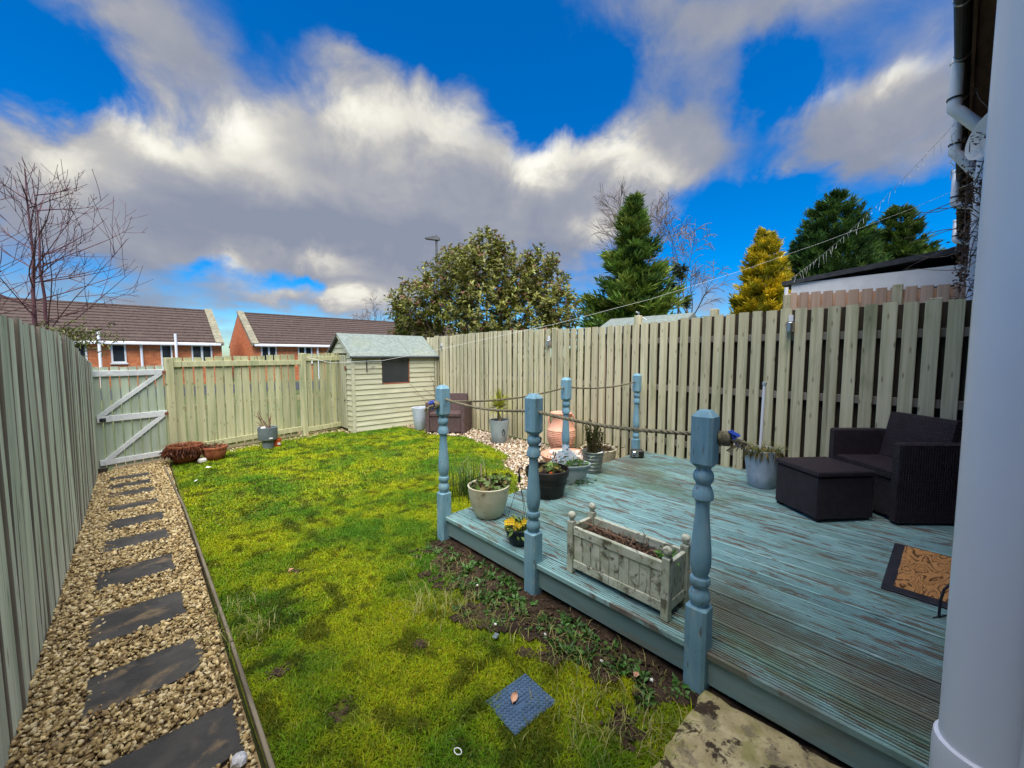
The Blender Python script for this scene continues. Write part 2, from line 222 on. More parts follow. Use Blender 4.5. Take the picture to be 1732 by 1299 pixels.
# ------------------------------------------------------------------ mesh helpers
class MB:
    def __init__(s): s.v = []; s.f = []
    def add(s, V, F):
        o = len(s.v); s.v += [tuple(p) for p in V]; s.f += [tuple(i + o for i in f) for f in F]; return s
    def box(s, x0, x1, y0, y1, z0, z1, c=0.):
        """box with chamfered edges when c > 0"""
        if c <= 0:
            V = [(x, y, z) for z in (z0, z1) for y in (y0, y1) for x in (x0, x1)]
            return s.add(V, [(0, 2, 3, 1), (4, 5, 7, 6), (0, 1, 5, 4), (2, 6, 7, 3), (0, 4, 6, 2), (1, 3, 7, 5)])
        bm = bmesh.new(); bmesh.ops.create_cube(bm, size=1)
        for v in bm.verts: v.co = (x0 + (v.co.x + .5) * (x1 - x0), y0 + (v.co.y + .5) * (y1 - y0), z0 + (v.co.z + .5) * (z1 - z0))
        bmesh.ops.bevel(bm, geom=bm.edges[:], offset=c, segments=1, affect='EDGES', profile=.5)
        s.bm(bm); return s
    def bm(s, bm):
        bm.verts.ensure_lookup_table()
        for i, v in enumerate(bm.verts): v.index = i
        s.add([v.co[:] for v in bm.verts], [[v.index for v in f.verts] for f in bm.faces]); bm.free()
    def lathe(s, prof, n=24, cx=0, cy=0, sx=1, sy=1, wob=0.):
        """profile [(r,z)...]; outer surface, closed where r==0"""
        o = len(s.v); m = len(prof)
        for r, z in prof:
            for k in range(n):
                a = 2 * math.pi * k / n; rr = r * (1 + wob * math.sin(3 * a + z * 20))
                s.v.append((cx + rr * math.cos(a) * sx, cy + rr * math.sin(a) * sy, z))
        for i in range(m - 1):
            for k in range(n):
                k2 = (k + 1) % n
                s.f.append((o + i * n + k, o + i * n + k2, o + (i + 1) * n + k2, o + (i + 1) * n + k))
        if prof[0][0] > 1e-5: s.f.append(tuple(o + k for k in reversed(range(n))))
        if prof[-1][0] > 1e-5: s.f.append(tuple(o + (m - 1) * n + k for k in range(n)))
        return s
    def tube(s, pts, rad, n=6, cap=True):
        pts = [Vector(p) for p in pts]; m = len(pts)
        if not hasattr(rad, '__len__'): rad = [rad] * m
        o = len(s.v); up = Vector((0, 0, 1))
        prev = None
        for i, p in enumerate(pts):
            d = (pts[min(i + 1, m - 1)] - pts[max(i - 1, 0)])
            d = d.normalized() if d.length > 1e-9 else Vector((0, 0, 1))
            if prev is None:
                ref = up if abs(d.z) < .9 else Vector((1, 0, 0)); a = d.cross(ref).normalized()
            else: a = (prev - d * prev.dot(d)).normalized()
            prev = a; b = d.cross(a)
            for k in range(n):
                t = 2 * math.pi * k / n; s.v.append(tuple(p + (a * math.cos(t) + b * math.sin(t)) * rad[i]))
        for i in range(m - 1):
            for k in range(n):
                k2 = (k + 1) % n; s.f.append((o + i * n + k, o + i * n + k2, o + (i + 1) * n + k2, o + (i + 1) * n + k))
        if cap: s.f.append(tuple(o + k for k in reversed(range(n)))); s.f.append(tuple(o + (m - 1) * n + k for k in range(n)))
        return s
    def prism(s, prof, a0, a1, axis='y'):
        """2-D profile extruded along an axis (profile in the other two, in x,y,z order)"""
        n = len(prof); o = len(s.v)
        for a in (a0, a1):
            for p, q in prof: s.v.append({'x': (a, p, q), 'y': (p, a, q), 'z': (p, q, a)}[axis])
        for k in range(n):
            k2 = (k + 1) % n; s.f.append((o + k, o + k2, o + n + k2, o + n + k))
        s.f.append(tuple(o + k for k in reversed(range(n)))); s.f.append(tuple(o + n + k for k in range(n)))
        return s
    def xf(s, M, start=0):
        s.v[start:] = [tuple(M @ Vector(p)) for p in s.v[start:]]; return s
    def mesh(s, name, m, smooth=False):
        me = bpy.data.meshes.new(name); me.from_pydata(s.v, [], s.f)
        bm = bmesh.new(); bm.from_mesh(me); bmesh.ops.recalc_face_normals(bm, faces=bm.faces); bm.to_mesh(me); bm.free()
        me.materials.append(MAT[m])
        if smooth: me.polygons.foreach_set('use_smooth', [True] * len(me.polygons)); me.set_sharp_from_angle(angle=R(smooth if smooth is not True else 40))
        return me
    def obj(s, name, m, parent=None, smooth=False, **kw): return link(name, s.mesh(name, m, smooth), parent, **kw)
def link(name, me, parent=None, loc=(0, 0, 0), rot=(0, 0, 0), scale=(1, 1, 1), **pr):
    o = bpy.data.objects.new(name, me); COL.objects.link(o); o.parent = parent
    o.location = loc; o.rotation_euler = rot; o.scale = scale
    for k, v in pr.items(): o[k] = v
    return o
def thing(name, label, cat, loc=(0, 0, 0), rz=0., group=None):
    o = link(name, None, None, loc, (0, 0, rz)); o['label'] = label; o['category'] = cat
    if group: o['group'] = group
    o.empty_display_size = .1
    return o
def tag(o, label, cat, group=None):
    o['label'] = label; o['category'] = cat
    if group: o['group'] = group
    return o
def structure(o): o['kind'] = 'structure'; return o
def stuff(o, label=None, cat=None):
    o['kind'] = 'stuff'
    if label: o['label'] = label
    if cat: o['category'] = cat
    return o
def np_mesh(name, V, F, m, col=None, smooth=False):
    V = np.asarray(V, np.float32); F = np.asarray(F, np.int32); k = F.shape[1]
    me = bpy.data.meshes.new(name); me.vertices.add(len(V)); me.vertices.foreach_set('co', V.ravel())
    me.loops.add(F.size); me.loops.foreach_set('vertex_index', F.ravel())
    me.polygons.add(len(F)); me.polygons.foreach_set('loop_start', np.arange(0, F.size, k, dtype=np.int32))
    if col is not None:
        a = me.attributes.new('Col', 'FLOAT_COLOR', 'POINT'); c = np.ones((len(V), 4), np.float32); c[:, :3] = col
        a.data.foreach_set('color', c.ravel())
    me.update(calc_edges=True); me.materials.append(MAT[m])
    if smooth: me.polygons.foreach_set('use_smooth', np.ones(len(F), bool))
    return me
def unit(a): return a / np.maximum(np.linalg.norm(a, axis=1, keepdims=True), 1e-9)
def leaves(P, D, L, Wd, col, curl=.15, Nn=None):
    """diamond-shaped folded leaves: base P, direction D, length L, width Wd -> V, F(tri), C"""
    n = len(P); D = unit(D)
    if Nn is None: Nn = rng.normal(size=(n, 3)) + np.array([0, 0, 1.2])
    S = unit(np.cross(D, Nn)); U = np.cross(S, D)
    L = np.broadcast_to(L, n)[:, None]; Wd = np.broadcast_to(Wd, n)[:, None]
    mid = P + D * L * .45
    V = np.stack([P, mid - S * Wd / 2 + U * L * curl, P + D * L - U * L * curl, mid + S * Wd / 2 + U * L * curl], 1).reshape(-1, 3)
    b = np.arange(n)[:, None] * 4
    F = np.concatenate([b + [0, 2, 1], b + [0, 3, 2]], 0)
    C = np.repeat(np.broadcast_to(col, (n, 3)), 4, 0)
    return V, F, C
def join(parts):
    V = []; F = []; C = []; o = 0
    for v, f, c in parts: V.append(v); F.append(f + o); C.append(c); o += len(v)
    return np.concatenate(V), np.concatenate(F), np.concatenate(C)
def blades(P, h, w, th, lean, col, z=0.):
    """curved grass blades; P (n,2 or 3)"""
    n = len(P); P3 = np.zeros((n, 3)); P3[:, :P.shape[1]] = P
    if P.shape[1] == 2: P3[:, 2] = z
    d = np.stack([np.cos(th), np.sin(th), np.zeros(n)], 1); s = np.stack([-np.sin(th), np.cos(th), np.zeros(n)], 1)
    h = h[:, None]; lean = lean[:, None]; w = np.broadcast_to(w, n)[:, None]
    up = np.array([[0, 0, 1.]])
    mid = P3 + up * h * .6 + d * h * lean * .35; tip = P3 + up * h * np.maximum(1 - lean * .35, .12) + d * h * lean
    V = np.stack([P3 - s * w / 2, P3 + s * w / 2, mid - s * w * .42, mid + s * w * .42, tip], 1).reshape(-1, 3)
    b = np.arange(n)[:, None] * 5
    F = np.concatenate([b + [0, 1, 3], b + [0, 3, 2], b + [2, 3, 4]], 0)
    return V, F, np.repeat(col, 5, 0)
def vnoise(x, y, s, seed=0):
    """cheap smooth value noise 0..1"""
    g = np.random.default_rng(seed).random((64, 64)); x = x * s; y = y * s
    xi = np.floor(x).astype(int); yi = np.floor(y).astype(int); fx = x - xi; fy = y - yi
    fx = fx * fx * (3 - 2 * fx); fy = fy * fy * (3 - 2 * fy)
    a = g[xi % 64, yi % 64]; b = g[(xi + 1) % 64, yi % 64]; c = g[xi % 64, (yi + 1) % 64]; d = g[(xi + 1) % 64, (yi + 1) % 64]
    return (a * (1 - fx) + b * fx) * (1 - fy) + (c * (1 - fx) + d * fx) * fy
def stones(P, size, col, flat=.6, seed=1):
    """irregular pebbles: P (n,3), size (n,)"""
    r = np.random.default_rng(seed); bm = bmesh.new(); bmesh.ops.create_icosphere(bm, subdivisions=1, radius=1)
    bm.verts.ensure_lookup_table(); B = np.array([v.co[:] for v in bm.verts]); T = np.array([[v.index for v in f.verts] for f in bm.faces]); bm.free()
    n = len(P); V = B[None] * (1 + r.normal(0, .23, (n, len(B), 1))) * r.uniform(.6, 1.35, (n, 1, 3)) * np.array([1, 1, flat])
    q = r.normal(size=(n, 4)); q[:, 1:3] *= .55; q = unit(q); w, x, y, z = q.T
    Rm = np.stack([1 - 2 * (y*y + z*z), 2 * (x*y - z*w), 2 * (x*z + y*w), 2 * (x*y + z*w), 1 - 2 * (x*x + z*z), 2 * (y*z - x*w), 2 * (x*z - y*w), 2 * (y*z + x*w), 1 - 2 * (x*x + y*y)], 1).reshape(n, 3, 3)
    V = np.einsum('nij,nvj->nvi', Rm, V) * size[:, None, None] + P[:, None]
    F = (T[None] + (np.arange(n) * len(B))[:, None, None]).reshape(-1, 3)
    return V.reshape(-1, 3), F, np.repeat(col, len(B), 0)
# ================================================================== SETTING
DZ = .21                                     # top of the decking
def ybf(x): return 7.49 + .30 * (x - .28)    # line of the back fence
# ground sheet to the horizon
g = MB(); g.add([(-600, -600, -.06), (600, -600, -.06), (600, 600, -.06), (-600, 600, -.06)], [(0, 1, 2, 3)])
structure(g.obj('ground', 'ground'))
# lawn sheet with gentle bumps
def right_edge(y):
    return np.interp(y, [.0, 2.60, 2.66, 3.0, 3.4, 4.0, 4.3, 5.0, 5.9, 6.5, 6.9, 7.62], [1.80, 1.80, 2.55, 2.95, 3.35, 3.62, 4.0, 4.2, 4.35, 4.05, 4.15, 4.0])
def far_edge(x): return np.where(x < 2.9, 7.49 + .30 * (x - .28) - .22 - .06 * np.sin(x * 3), 7.62)
def soil_mask(x, y):
    """1 where the bare bed along the deck shows"""
    w = np.interp(y, [.5, .8, 1.2, 1.6, 2.0, 2.4, 2.62, 2.8], [.16, .32, .40, .46, .44, .34, .2, 0])
    d = (x - (1.76 - w)) / .14 + (vnoise(x, y, 9, 3) - .5) * 2.2 + (vnoise(x, y, 23, 4) - .5) * 1.2
    m = np.clip(d, 0, 1) * (y < 2.8)
    for cx, cy, r in ((.55, 1.62, .10), (.72, 2.95, .055), (1.0, 1.75, .045), (1.35, .78, .10), (.40, 3.3, .05), (.42, 2.05, .06)):
        m = np.maximum(m, np.clip(1.4 - np.hypot(x - cx, (y - cy)) / (r * .62) + (vnoise(x, y, 30, 8) - .5) * 1.4, 0, 1))
    return m
def lawn_z(x, y): return .012 * (vnoise(x, y, 3.1, 1) - .5) + .012 * (vnoise(x, y, 9, 2) - .5)
nx, ny = 190, 320
gx, gy = np.meshgrid(np.linspace(.27, 4.95, nx), np.linspace(-.25, 8.6, ny), indexing='xy')
V = np.stack([gx, gy, lawn_z(gx, gy)], -1).reshape(-1, 3)
i = np.arange(nx * ny).reshape(ny, nx)
F = np.stack([i[:-1, :-1], i[:-1, 1:], i[1:, 1:], i[1:, :-1]], -1).reshape(-1, 4)
cen = V[F].mean(1); keep = (cen[:, 0] < right_edge(cen[:, 1]) + .05) & (cen[:, 1] < ybf(cen[:, 0]) + .1) & ~((cen[:, 0] > 1.80) & (cen[:, 1] < 2.6))
structure(link('lawn', np_mesh('lawn', V, F[keep], 'lawn', smooth=True)))
# bare soil along the decking
keep2 = (soil_mask(cen[:, 0], cen[:, 1]) > .25) & keep & (cen[:, 0] > 1.1)
V2 = V.copy(); V2[:, 2] += .008 + .016 * vnoise(V[:, 0], V[:, 1], 14, 5)
structure(link('soil_bed', np_mesh('soil_bed', V2, F[keep2], 'soil_bed', smooth=True)))
# beds under gravel
b = MB(); b.add([(-.60, -.3, -.012), (.26, -.3, -.012), (.26, ybf(.26) + .02, -.012), (-.60, ybf(-.6) + .02, -.012)], [(0, 1, 2, 3)])
structure(b.obj('path', 'path_bed'))
b = MB(); b.add([(2.3, 2.66, -.016), (4.95, 2.66, -.016), (4.95, 9.2, -.016), (-.3, 9.2 - .95, -.016), (-.3, 7.0, -.016), (2.3, 7.0, -.016)], [(0, 1, 2, 3, 4, 5)])
structure(b.obj('gravel_border', 'path_bed'))
# grass blades over the lawn
def grass_points(n, x0, x1, y0, y1, seed):
    r = np.random.default_rng(seed); p = np.stack([r.uniform(x0, x1, n), r.uniform(y0, y1, n)], 1)
    x, y = p.T; ok = (x < right_edge(y) - .02) & (y < far_edge(x)) & ~((x > 1.74) & (y < 2.62)) & (r.random(n) > soil_mask(x, y) * 1.15)
    ok &= ~(((np.abs(x - 1.135) / .112) ** 2.6 + (np.abs(y - 1.145) / .094) ** 2.6 + .5 * (vnoise(x, y, 34, 9) - .5) < 1)) & ~((x > 1.02) & (y < .61))
    ok &= (x > .275 + .03 * (vnoise(x, y, 5, 6)))
    return p[ok]
G = []
for n, x0, x1, y0, y1, hh, ww, sd_ in ((120000, .27, 1.8, .6, 2.3, 1., .0030, 11), (120000, .27, 2.6, 2.3, 4.2, 1.1, .0046, 12), (110000, .27, 4.4, 4.2, 8.2, 1.25, .0085, 13), (25000, 1.75, 3.7, 2.6, 4.2, 1.15, .006, 14)):
    p = grass_points(n, x0, x1, y0, y1, sd_); k = len(p); r = np.random.default_rng(sd_ + 50)
    clump = vnoise(p[:, 0], p[:, 1], 4, 21) * .6 + vnoise(p[:, 0], p[:, 1], 15, 22) * .7
    h = hh * (.008 + .015 * clump) * r.uniform(.5, 1.5, k)
    tall = r.random(k) < .02; h[tall] *= 2.1
    c = np.ones((k, 3)) * r.uniform(.55, 1.2, (k, 1)); c *= 1 + r.normal(0, .1, (k, 3))
    dark = np.clip((.42 - vnoise(p[:, 0], p[:, 1], 12, 23)) * 3.2, 0, .62); c *= (1 - dark)[:, None]
    straw = r.random(k) < .02; c[straw] = (1.5, 1.15, 14)
    G.append(blades(p, h, ww * r.uniform(.7, 1.4, k), r.uniform(0, 6.283, k), r.uniform(.2, 1.5, k), c, 0.))
V, F, C_ = join(G); V[:, 2] += lawn_z(V[:, 0], V[:, 1])
stuff(link('grass', np_mesh('grass', V, F, 'grass_blade', C_)), 'mossy yellow-green lawn grass between path and decking', 'grass')
# weeds and straw tufts on the soil
P = []
r = np.random.default_rng(5)
for _ in range(190):
    y = r.uniform(.62, 2.6); x = 1.72 - abs(r.normal(0, .22)); 
    if soil_mask(np.array([x]), np.array([y]))[0] < .3: continue
    k = r.integers(6, 16); s = r.uniform(.018, .045); a = r.uniform(0, 6.28, k)
    D = np.stack([np.cos(a), np.sin(a), r.uniform(.15, .9, k)], 1)
    P.append(leaves(np.tile([x, y, .015], (k, 1)) + D * s * .5 * r.random((k, 1)), D, s * r.uniform(.6, 1.2, k), s * .5, np.array([.07, .17, .03]) * r.uniform(.5, 1.6, (k, 1))))
V, F, C_ = join(P)
stuff(link('weeds', np_mesh('weeds', V, F, 'leaf', C_)), 'small green weeds scattered over the bare soil beside the decking', 'weeds')
T = []
for cx, cy, s, n, sp in ((1.24, 1.98, .13, 140, .10), (1.33, 1.72, .10, 110, .09), (.38, 2.42, .09, 120, .08), (.36, 2.75, .08, 90, .07), (1.46, 1.13, .10, 100, .09), (1.50, 2.33, .10, 90, .1), (1.30, .80, .09, 200, .13), (1.45, .72, .09, 160, .1), (1.55, 1.5, .08, 50, .1), (1.62, .95, .07, 60, .08), (1.5, 1.95, .07, 60, .09), (1.60, 1.25, .06, 50, .09), (1.42, 1.62, .07, 60, .1), (1.55, 2.15, .06, 70, .1), (1.62, 1.75, .06, 40, .09)):
    p = np.stack([r.normal(cx, sp, n), r.normal(cy, sp, n)], 1); c = np.where(r.random((n, 1)) < .6, [[.33, .30, .09]], [[.13, .2, .03]]) * r.uniform(.6, 1.3, (n, 1))
    T.append(blades(p, s * r.uniform(.3, 1., n), .0035, r.uniform(0, 6.28, n), r.uniform(.4, 1.6, n), c, .005))
V, F, C_ = join(T)
stuff(link('straw_grass', np_mesh('straw_grass', V, F, 'leaf', C_)), 'tufts of straw-coloured long grass at the edges of the lawn', 'grass')
# clods and crumbs on the soil
n = 2600; p = np.stack([r.uniform(1.0, 1.75, n), r.uniform(.6, 2.65, n), np.full(n, .018)], 1); p = p[r.random(n) < soil_mask(p[:, 0], p[:, 1])]
q = np.concatenate([np.column_stack([r.normal(a_, s_ * .5, 90), r.normal(b_, s_ * .5, 90), np.full(90, .004)]) for a_, b_, s_ in ((.55, 1.62, .07), (.72, 2.95, .04), (1.0, 1.75, .035), (.42, 2.05, .045))]); p = np.concatenate([p, q])
V, F, C_ = stones(p, r.uniform(.003, .011, len(p)), np.array([.07, .045, .028]) * r.uniform(.4, 1.6, (len(p), 1)), .8, 33)
stuff(link('soil_crumbs', np_mesh('soil_crumbs', V, F, 'gravel', C_)), 'dark crumbs of earth on the bare bed beside the decking', 'soil')

# ------------------------------------------------------------------ gravel path, slabs, edging
SLABS = [(.03, 1.86, .40, .30, 2), (-.04, 2.47, .40, .30, 1.5), (-.06, 3.06, .40, .33, .5), (-.07, 3.73, .40, .30, .5), (-.07, 4.37, .39, .25, -1), (-.07, 4.90, .38, .26, -2), (-.09, 5.43, .37, .2, -1), (-.11, 5.95, .37, .2, 2), (-.13, 6.35, .37, .21, 3), (-.13, 6.75, .37, .20, 4)]
ordl = ['nearest', 'second nearest', 'third nearest', 'fourth nearest', 'fifth nearest', 'sixth nearest', 'fourth from the gate,', 'third from the gate,', 'second from the gate,', 'closest to the gate,']
for k, (x, y, w, d, a) in enumerate(SLABS):
    bm = bmesh.new(); bmesh.ops.create_grid(bm, x_segments=8, y_segments=6, size=.5)
    for v in bm.verts:
        ex = max(abs(v.co.x), abs(v.co.y)) > .49
        v.co = (v.co.x * w + (random.uniform(-.011, .011) if ex else 0), v.co.y * d + (random.uniform(-.011, .011) if ex else 0), .011 + random.uniform(-.0015, .0015) - (.004 if ex else 0))
    ext = bmesh.ops.extrude_face_region(bm, geom=bm.faces[:]); 
    for e in ext['geom']:
        if isinstance(e, bmesh.types.BMVert): e.co.z -= .04
    mb = MB(); mb.bm(bm)
    o = mb.obj('stepping_slab', 'slab_stone', smooth=30, loc=(x, y, 0), rot=(R(random.uniform(-.5, .5)), R(random.uniform(-.8, .8)), R(a)))
    tag(o, f'dark stone stepping slab in the gravel path, {ordl[k]} of the row' if 'gate' not in ordl[k] else f'dark stone stepping slab in the gravel path, {ordl[k][:-1]}', 'paving slab', 'stepping slabs along the gravel path')
def gravel_pts(n, x0, x1, y0, y1, seed):
    r = np.random.default_rng(seed); return np.stack([r.uniform(x0, x1, n), r.uniform(y0, y1, n)], 1), r
def pal(r, n, base):
    base = np.array(base); return base[r.integers(0, len(base), n)] * r.uniform(.7, 1.15, (n, 1))
PATHC = [(.72, .60, .38), (.66, .58, .42), (.52, .42, .25), (.46, .36, .19), (.36, .27, .14), (.56, .47, .29), (.24, .17, .09), (.62, .55, .38), (.17, .12, .07), (.40, .31, .17), (.30, .23, .14)]
p, r = gravel_pts(31000, -.42, .25, 1.15, 7.45, 40)
m = (p[:, 1] < ybf(p[:, 0]) - .03) & (r.random(len(p)) < np.interp(p[:, 1], [1.2, 3.5, 7], [1., .85, .6]))
for x, y, w, d, a in SLABS:
    dx = np.abs(p[:, 0] - x) - w / 2; dy = np.abs(p[:, 1] - y) - d / 2
    inside = (dx < -.012 + .012 * vnoise(p[:, 0], p[:, 1], 20, 61)) & (dy < -.012 + .012 * vnoise(p[:, 0], p[:, 1], 20, 62)); spill = inside & (p[:, 0] < x - w * .33) & (r.random(len(p)) < .10)
    m &= ~inside | spill
p = p[m]; n = len(p); size = r.uniform(.0052, .0125, n) * np.interp(p[:, 1], [1, 7], [1, 1.3])
P3 = np.column_stack([p, r.uniform(-.004, .014, n)])
V, F, C_ = stones(P3, size, pal(r, n, PATHC) * [1.06, 1., .83], .62, 41)
stuff(link('path_gravel', np_mesh('path_gravel', V, F, 'gravel', C_)), 'tan and cream gravel chippings filling the side path', 'gravel')
BEDC = [(.62, .50, .36), (.70, .60, .46), (.52, .40, .27), (.40, .28, .18), (.74, .68, .58)]
p, r = gravel_pts(11000, 2.35, 4.93, 2.68, 8.3, 42)
m = (p[:, 0] > right_edge(p[:, 1]) + r.normal(.0, .05, len(p))) & (p[:, 1] < 7.66)
p = p[m]; n = len(p)
V, F, C_ = stones(np.column_stack([p, r.uniform(-.004, .016, n)]), r.uniform(.012, .022, n), pal(r, n, BEDC), .62, 43)
stuff(link('border_gravel', np_mesh('border_gravel', V, F, 'gravel', C_)), 'pale pinkish gravel chippings in the border along the right fence', 'gravel')
p, r = gravel_pts(1700, .3, 3.0, 7.1, 8.4, 44); m = (p[:, 1] > far_edge(p[:, 0]) + r.normal(0, .05, len(p))) & (p[:, 1] < ybf(p[:, 0]) - .02)
p = p[m]; n = len(p)
V, F, C_ = stones(np.column_stack([p, r.uniform(-.006, .008, n)]), r.uniform(.012, .022, n), pal(r, n, PATHC), .5, 45)
stuff(link('fence_gravel', np_mesh('fence_gravel', V, F, 'gravel', C_)), 'thin strip of tan gravel at the foot of the back fence', 'gravel')
# timber edging in three lengths
for k, (ya, yb_, xa, xb) in enumerate(((-.2, 2.4, .275, .285), (2.41, 4.9, .285, .268), (4.91, 6.95, .268, .20))):
    mb = MB(); L = yb_ - ya; mb.box(-.008, .008, 0, L, -.05, .034, .003)
    o = mb.obj('lawn_edging', 'edging', loc=(xa, ya, 0), rot=(0, 0, -math.atan2(xb - xa, L)))
    tag(o, ['weathered timber lawn edging, length nearest the house', 'weathered timber lawn edging, middle length beside the path', 'weathered timber lawn edging, far length near the gate'][k], 'lawn edging', 'timber edging boards between path and lawn')

# ------------------------------------------------------------------ fences
def board_mesh(name, w, t, m, h=1.0, edge=None):
    """upright board of height 1 standing on its base; face on -Y"""
    c = .004; mb = MB()
    prof = [(-w/2 + c, -t/2), (w/2 - c, -t/2), (w/2, -t/2 + c), (w/2, t/2), (-w/2, t/2), (-w/2, -t/2 + c)]
    mb.prism(prof, 0, h, 'z'); me = mb.mesh(name, m)
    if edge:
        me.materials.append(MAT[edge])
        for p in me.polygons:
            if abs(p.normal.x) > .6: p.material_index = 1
    return me
def rail(parent, m, x0, x1, y0, y1, z0, z1, name='rail'): MB().box(x0, x1, y0, y1, z0, z1, .003).obj(name, m, parent)
# right fence, boards face -X
fr = thing('timber_fence', 'tall pale cream slatted timber fence along the right of the decking', 'fence', (4.95, -.3, 0))
bmR = board_mesh('board', .098, .019, 'fence_right'); bmRr = board_mesh('rear_board', .098, .019, 'dark_wood')  # rear boards coloured dark to stand in for shade in the gaps
y = .05; k = 0
while y < 8.5:
    zt = 1.945 + .02 * math.sin(y * 1.3) + random.uniform(-.008, .008) + (.02 if y < 2.5 else 0); z0 = .03 if y > 2.9 else .14
    link('board', bmR, fr, (-.010 + random.uniform(-.002, .002), y, z0), (R(random.uniform(-.35, .35)), 0, R(-90 + random.uniform(-1.2, 1.2))), (1 * random.uniform(.96, 1.03), 1, zt - z0))
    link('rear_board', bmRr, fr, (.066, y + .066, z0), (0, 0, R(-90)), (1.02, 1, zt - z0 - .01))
    y += .1315 + random.uniform(-.004, .004); k += 1
for z in (.35, 1.05, 1.66): rail(fr, 'gap_shade', .003, .045, 0, 8.75, z, z + .075)  # rails toned dark as painted shade behind the slats
for yy, zt in ((.30, 2.0), (2.12, 2.06), (3.12, 2.055), (4.62, 1.96), (6.4, 1.96), (8.2, 1.96)): MB().box(.08, .165, yy - .04, yy + .04, -.05, zt, .004).obj('post', 'fence_right', fr)
# left fence, boards face +X
fl = thing('timber_fence', 'weathered mint-green slatted timber fence along the left of the gravel path', 'fence', (-.42, -.5, 0))
bmL = board_mesh('board', .092, .02, 'fence_left', 1.0, 'gap_shade'); bmL2 = board_mesh('rear_board', .094, .02, 'dark_wood')  # board sides and rear boards coloured dark as shade between the slats
y = .06
while y < 7.72:
    Y = y - .5
    zt = float(np.interp(Y, [0, 2.6, 4.7, 5.3, 5.8, 6.3, 6.8, 7.3], [1.69, 1.69, 1.70, 1.655, 1.59, 1.52, 1.47, 1.43])) + random.uniform(-.012, .012)
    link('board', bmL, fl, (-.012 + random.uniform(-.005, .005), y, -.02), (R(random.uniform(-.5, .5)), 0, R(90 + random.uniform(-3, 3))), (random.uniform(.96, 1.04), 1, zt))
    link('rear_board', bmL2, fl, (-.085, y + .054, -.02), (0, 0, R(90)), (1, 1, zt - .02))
    y += .0985 + (.013 if random.random() < .25 else 0) + random.uniform(-.002, .003)
for z in (.3, .85, 1.25): rail(fl, 'fence_left', -.07, -.024, 0, 7.75, z, z + .075)
for yy in (.3, 2.1, 3.9, 5.7, 7.7): MB().box(-.185, -.098, yy - .045, yy + .045, -.05, 1.42, .004).obj('post', 'fence_left', fl)
# back fence, skewed; local +X along the fence, face towards -Y
A = math.atan(.30); ca = math.cos(A)
fb = thing('timber_fence', 'low olive-cream slatted timber fence between the gate and the shed', 'fence', (.28, ybf(.28), 0), A)
bmB = board_mesh('board', .108, .018, 'fence_back')
MB().box(.005, .095, -.045, .045, -.05, 1.475, .006).obj('post', 'fence_back', fb)
MB().box(2.0, 2.09, -.055, .035, -.05, 1.55, .006).obj('post', 'fence_back', fb)
x = .16
while x < 2.86:
    if abs(x - 2.045) < .075: x += .1; continue
    zt = 1.46 + .035 * x + random.uniform(-.012, .012)
    link('board', bmB, fb, (x, .016 + random.uniform(-.003, .003), .035), (0, R(random.uniform(-.4, .4)), R(random.uniform(-1.5, 1.5))), (random.uniform(.92, 1.04), 1, zt - .035))
    x += .1305 + random.uniform(-.004, .004)
for z, dz in ((1.335, .035), (.10, -.02)):
    for xa, xb in ((.1, 1.995), (2.095, 2.87)):
        MB().box(xa, xb, -.022, .004, z + dz * xa, z + dz * xa + .085, .003).obj('rail', 'fence_back', fb)
MB().box(.1, 2.87, .03, .06, .68, .76, .003).obj('rail', 'fence_back', fb)
# gate
gt = thing('garden_gate', 'pale green slatted timber gate with grey Z bracing at the path end', 'gate', (-.44, ybf(-.44), 0), A)
GW = .745; bmG = board_mesh('board', .078, .018, 'gate_board')
for k in range(8):
    link('board', bmG, gt, (.05 + k * (GW - .1) / 7, .012, .04), (0, R(random.uniform(-.3, .3)), R(random.uniform(-1, 1))), (1, 1, 1.36 + random.uniform(-.01, .01) - .04))
for z0, z1, xa, xb in ((1.235, 1.31, .02, GW - .01), (.645, .725, .03, GW), (.085, .155, .03, GW)): MB().box(xa, xb, -.022, .002, z0, z1, .003).obj('rail', 'gate_rail', gt)
for (xa, za), (xb, zb) in (((.03, .73), (GW - .02, 1.245)), ((.06, .145), (GW - .01, .655))):
    d = Vector((xb - xa, 0, zb - za)); w = .042; q = w * d.length / d.z
    MB().prism([(xa, za), (xa + 2 * w * d.length / max(d.z, .1) * .55, za), (xb, zb), (xb - 2 * w * d.length / d.z * .55, zb)], -.021, .001, 'y').obj('brace', 'gate_rail', gt)
lt = MB(); lt.box(.05, .11, -.036, -.022, .655, .70, .004); lt.tube([(.085, -.03, .68), (.085, -.06, .68), (.07, -.065, .65)], .008, 8); lt.obj('latch', 'black_metal', gt)
MB().box(GW - .03, GW + .03, -.03, -.022, 1.25, 1.29, .002).obj('hinge', 'rust', gt); MB().box(GW - .03, GW + .03, -.03, -.022, .66, .70, .002).obj('hinge', 'rust', gt)
# gate post on the left side
gp = thing('gate_post', 'square timber post at the latch side of the gate against the left fence', 'post', (-.50, ybf(-.5) - .02, 0), A)
MB().box(-.045, .045, -.045, .045, -.05, 1.37, .006).obj('post', 'fence_back', gp)
MB().box(-.045, .14, -.09, -.048, 0, .035, .004).obj('sill_block', 'dark_wood', gp); MB().box(-.045, .15, -.085, -.048, .036, .07, .004).obj('sill_block', 'dark_wood', gp)

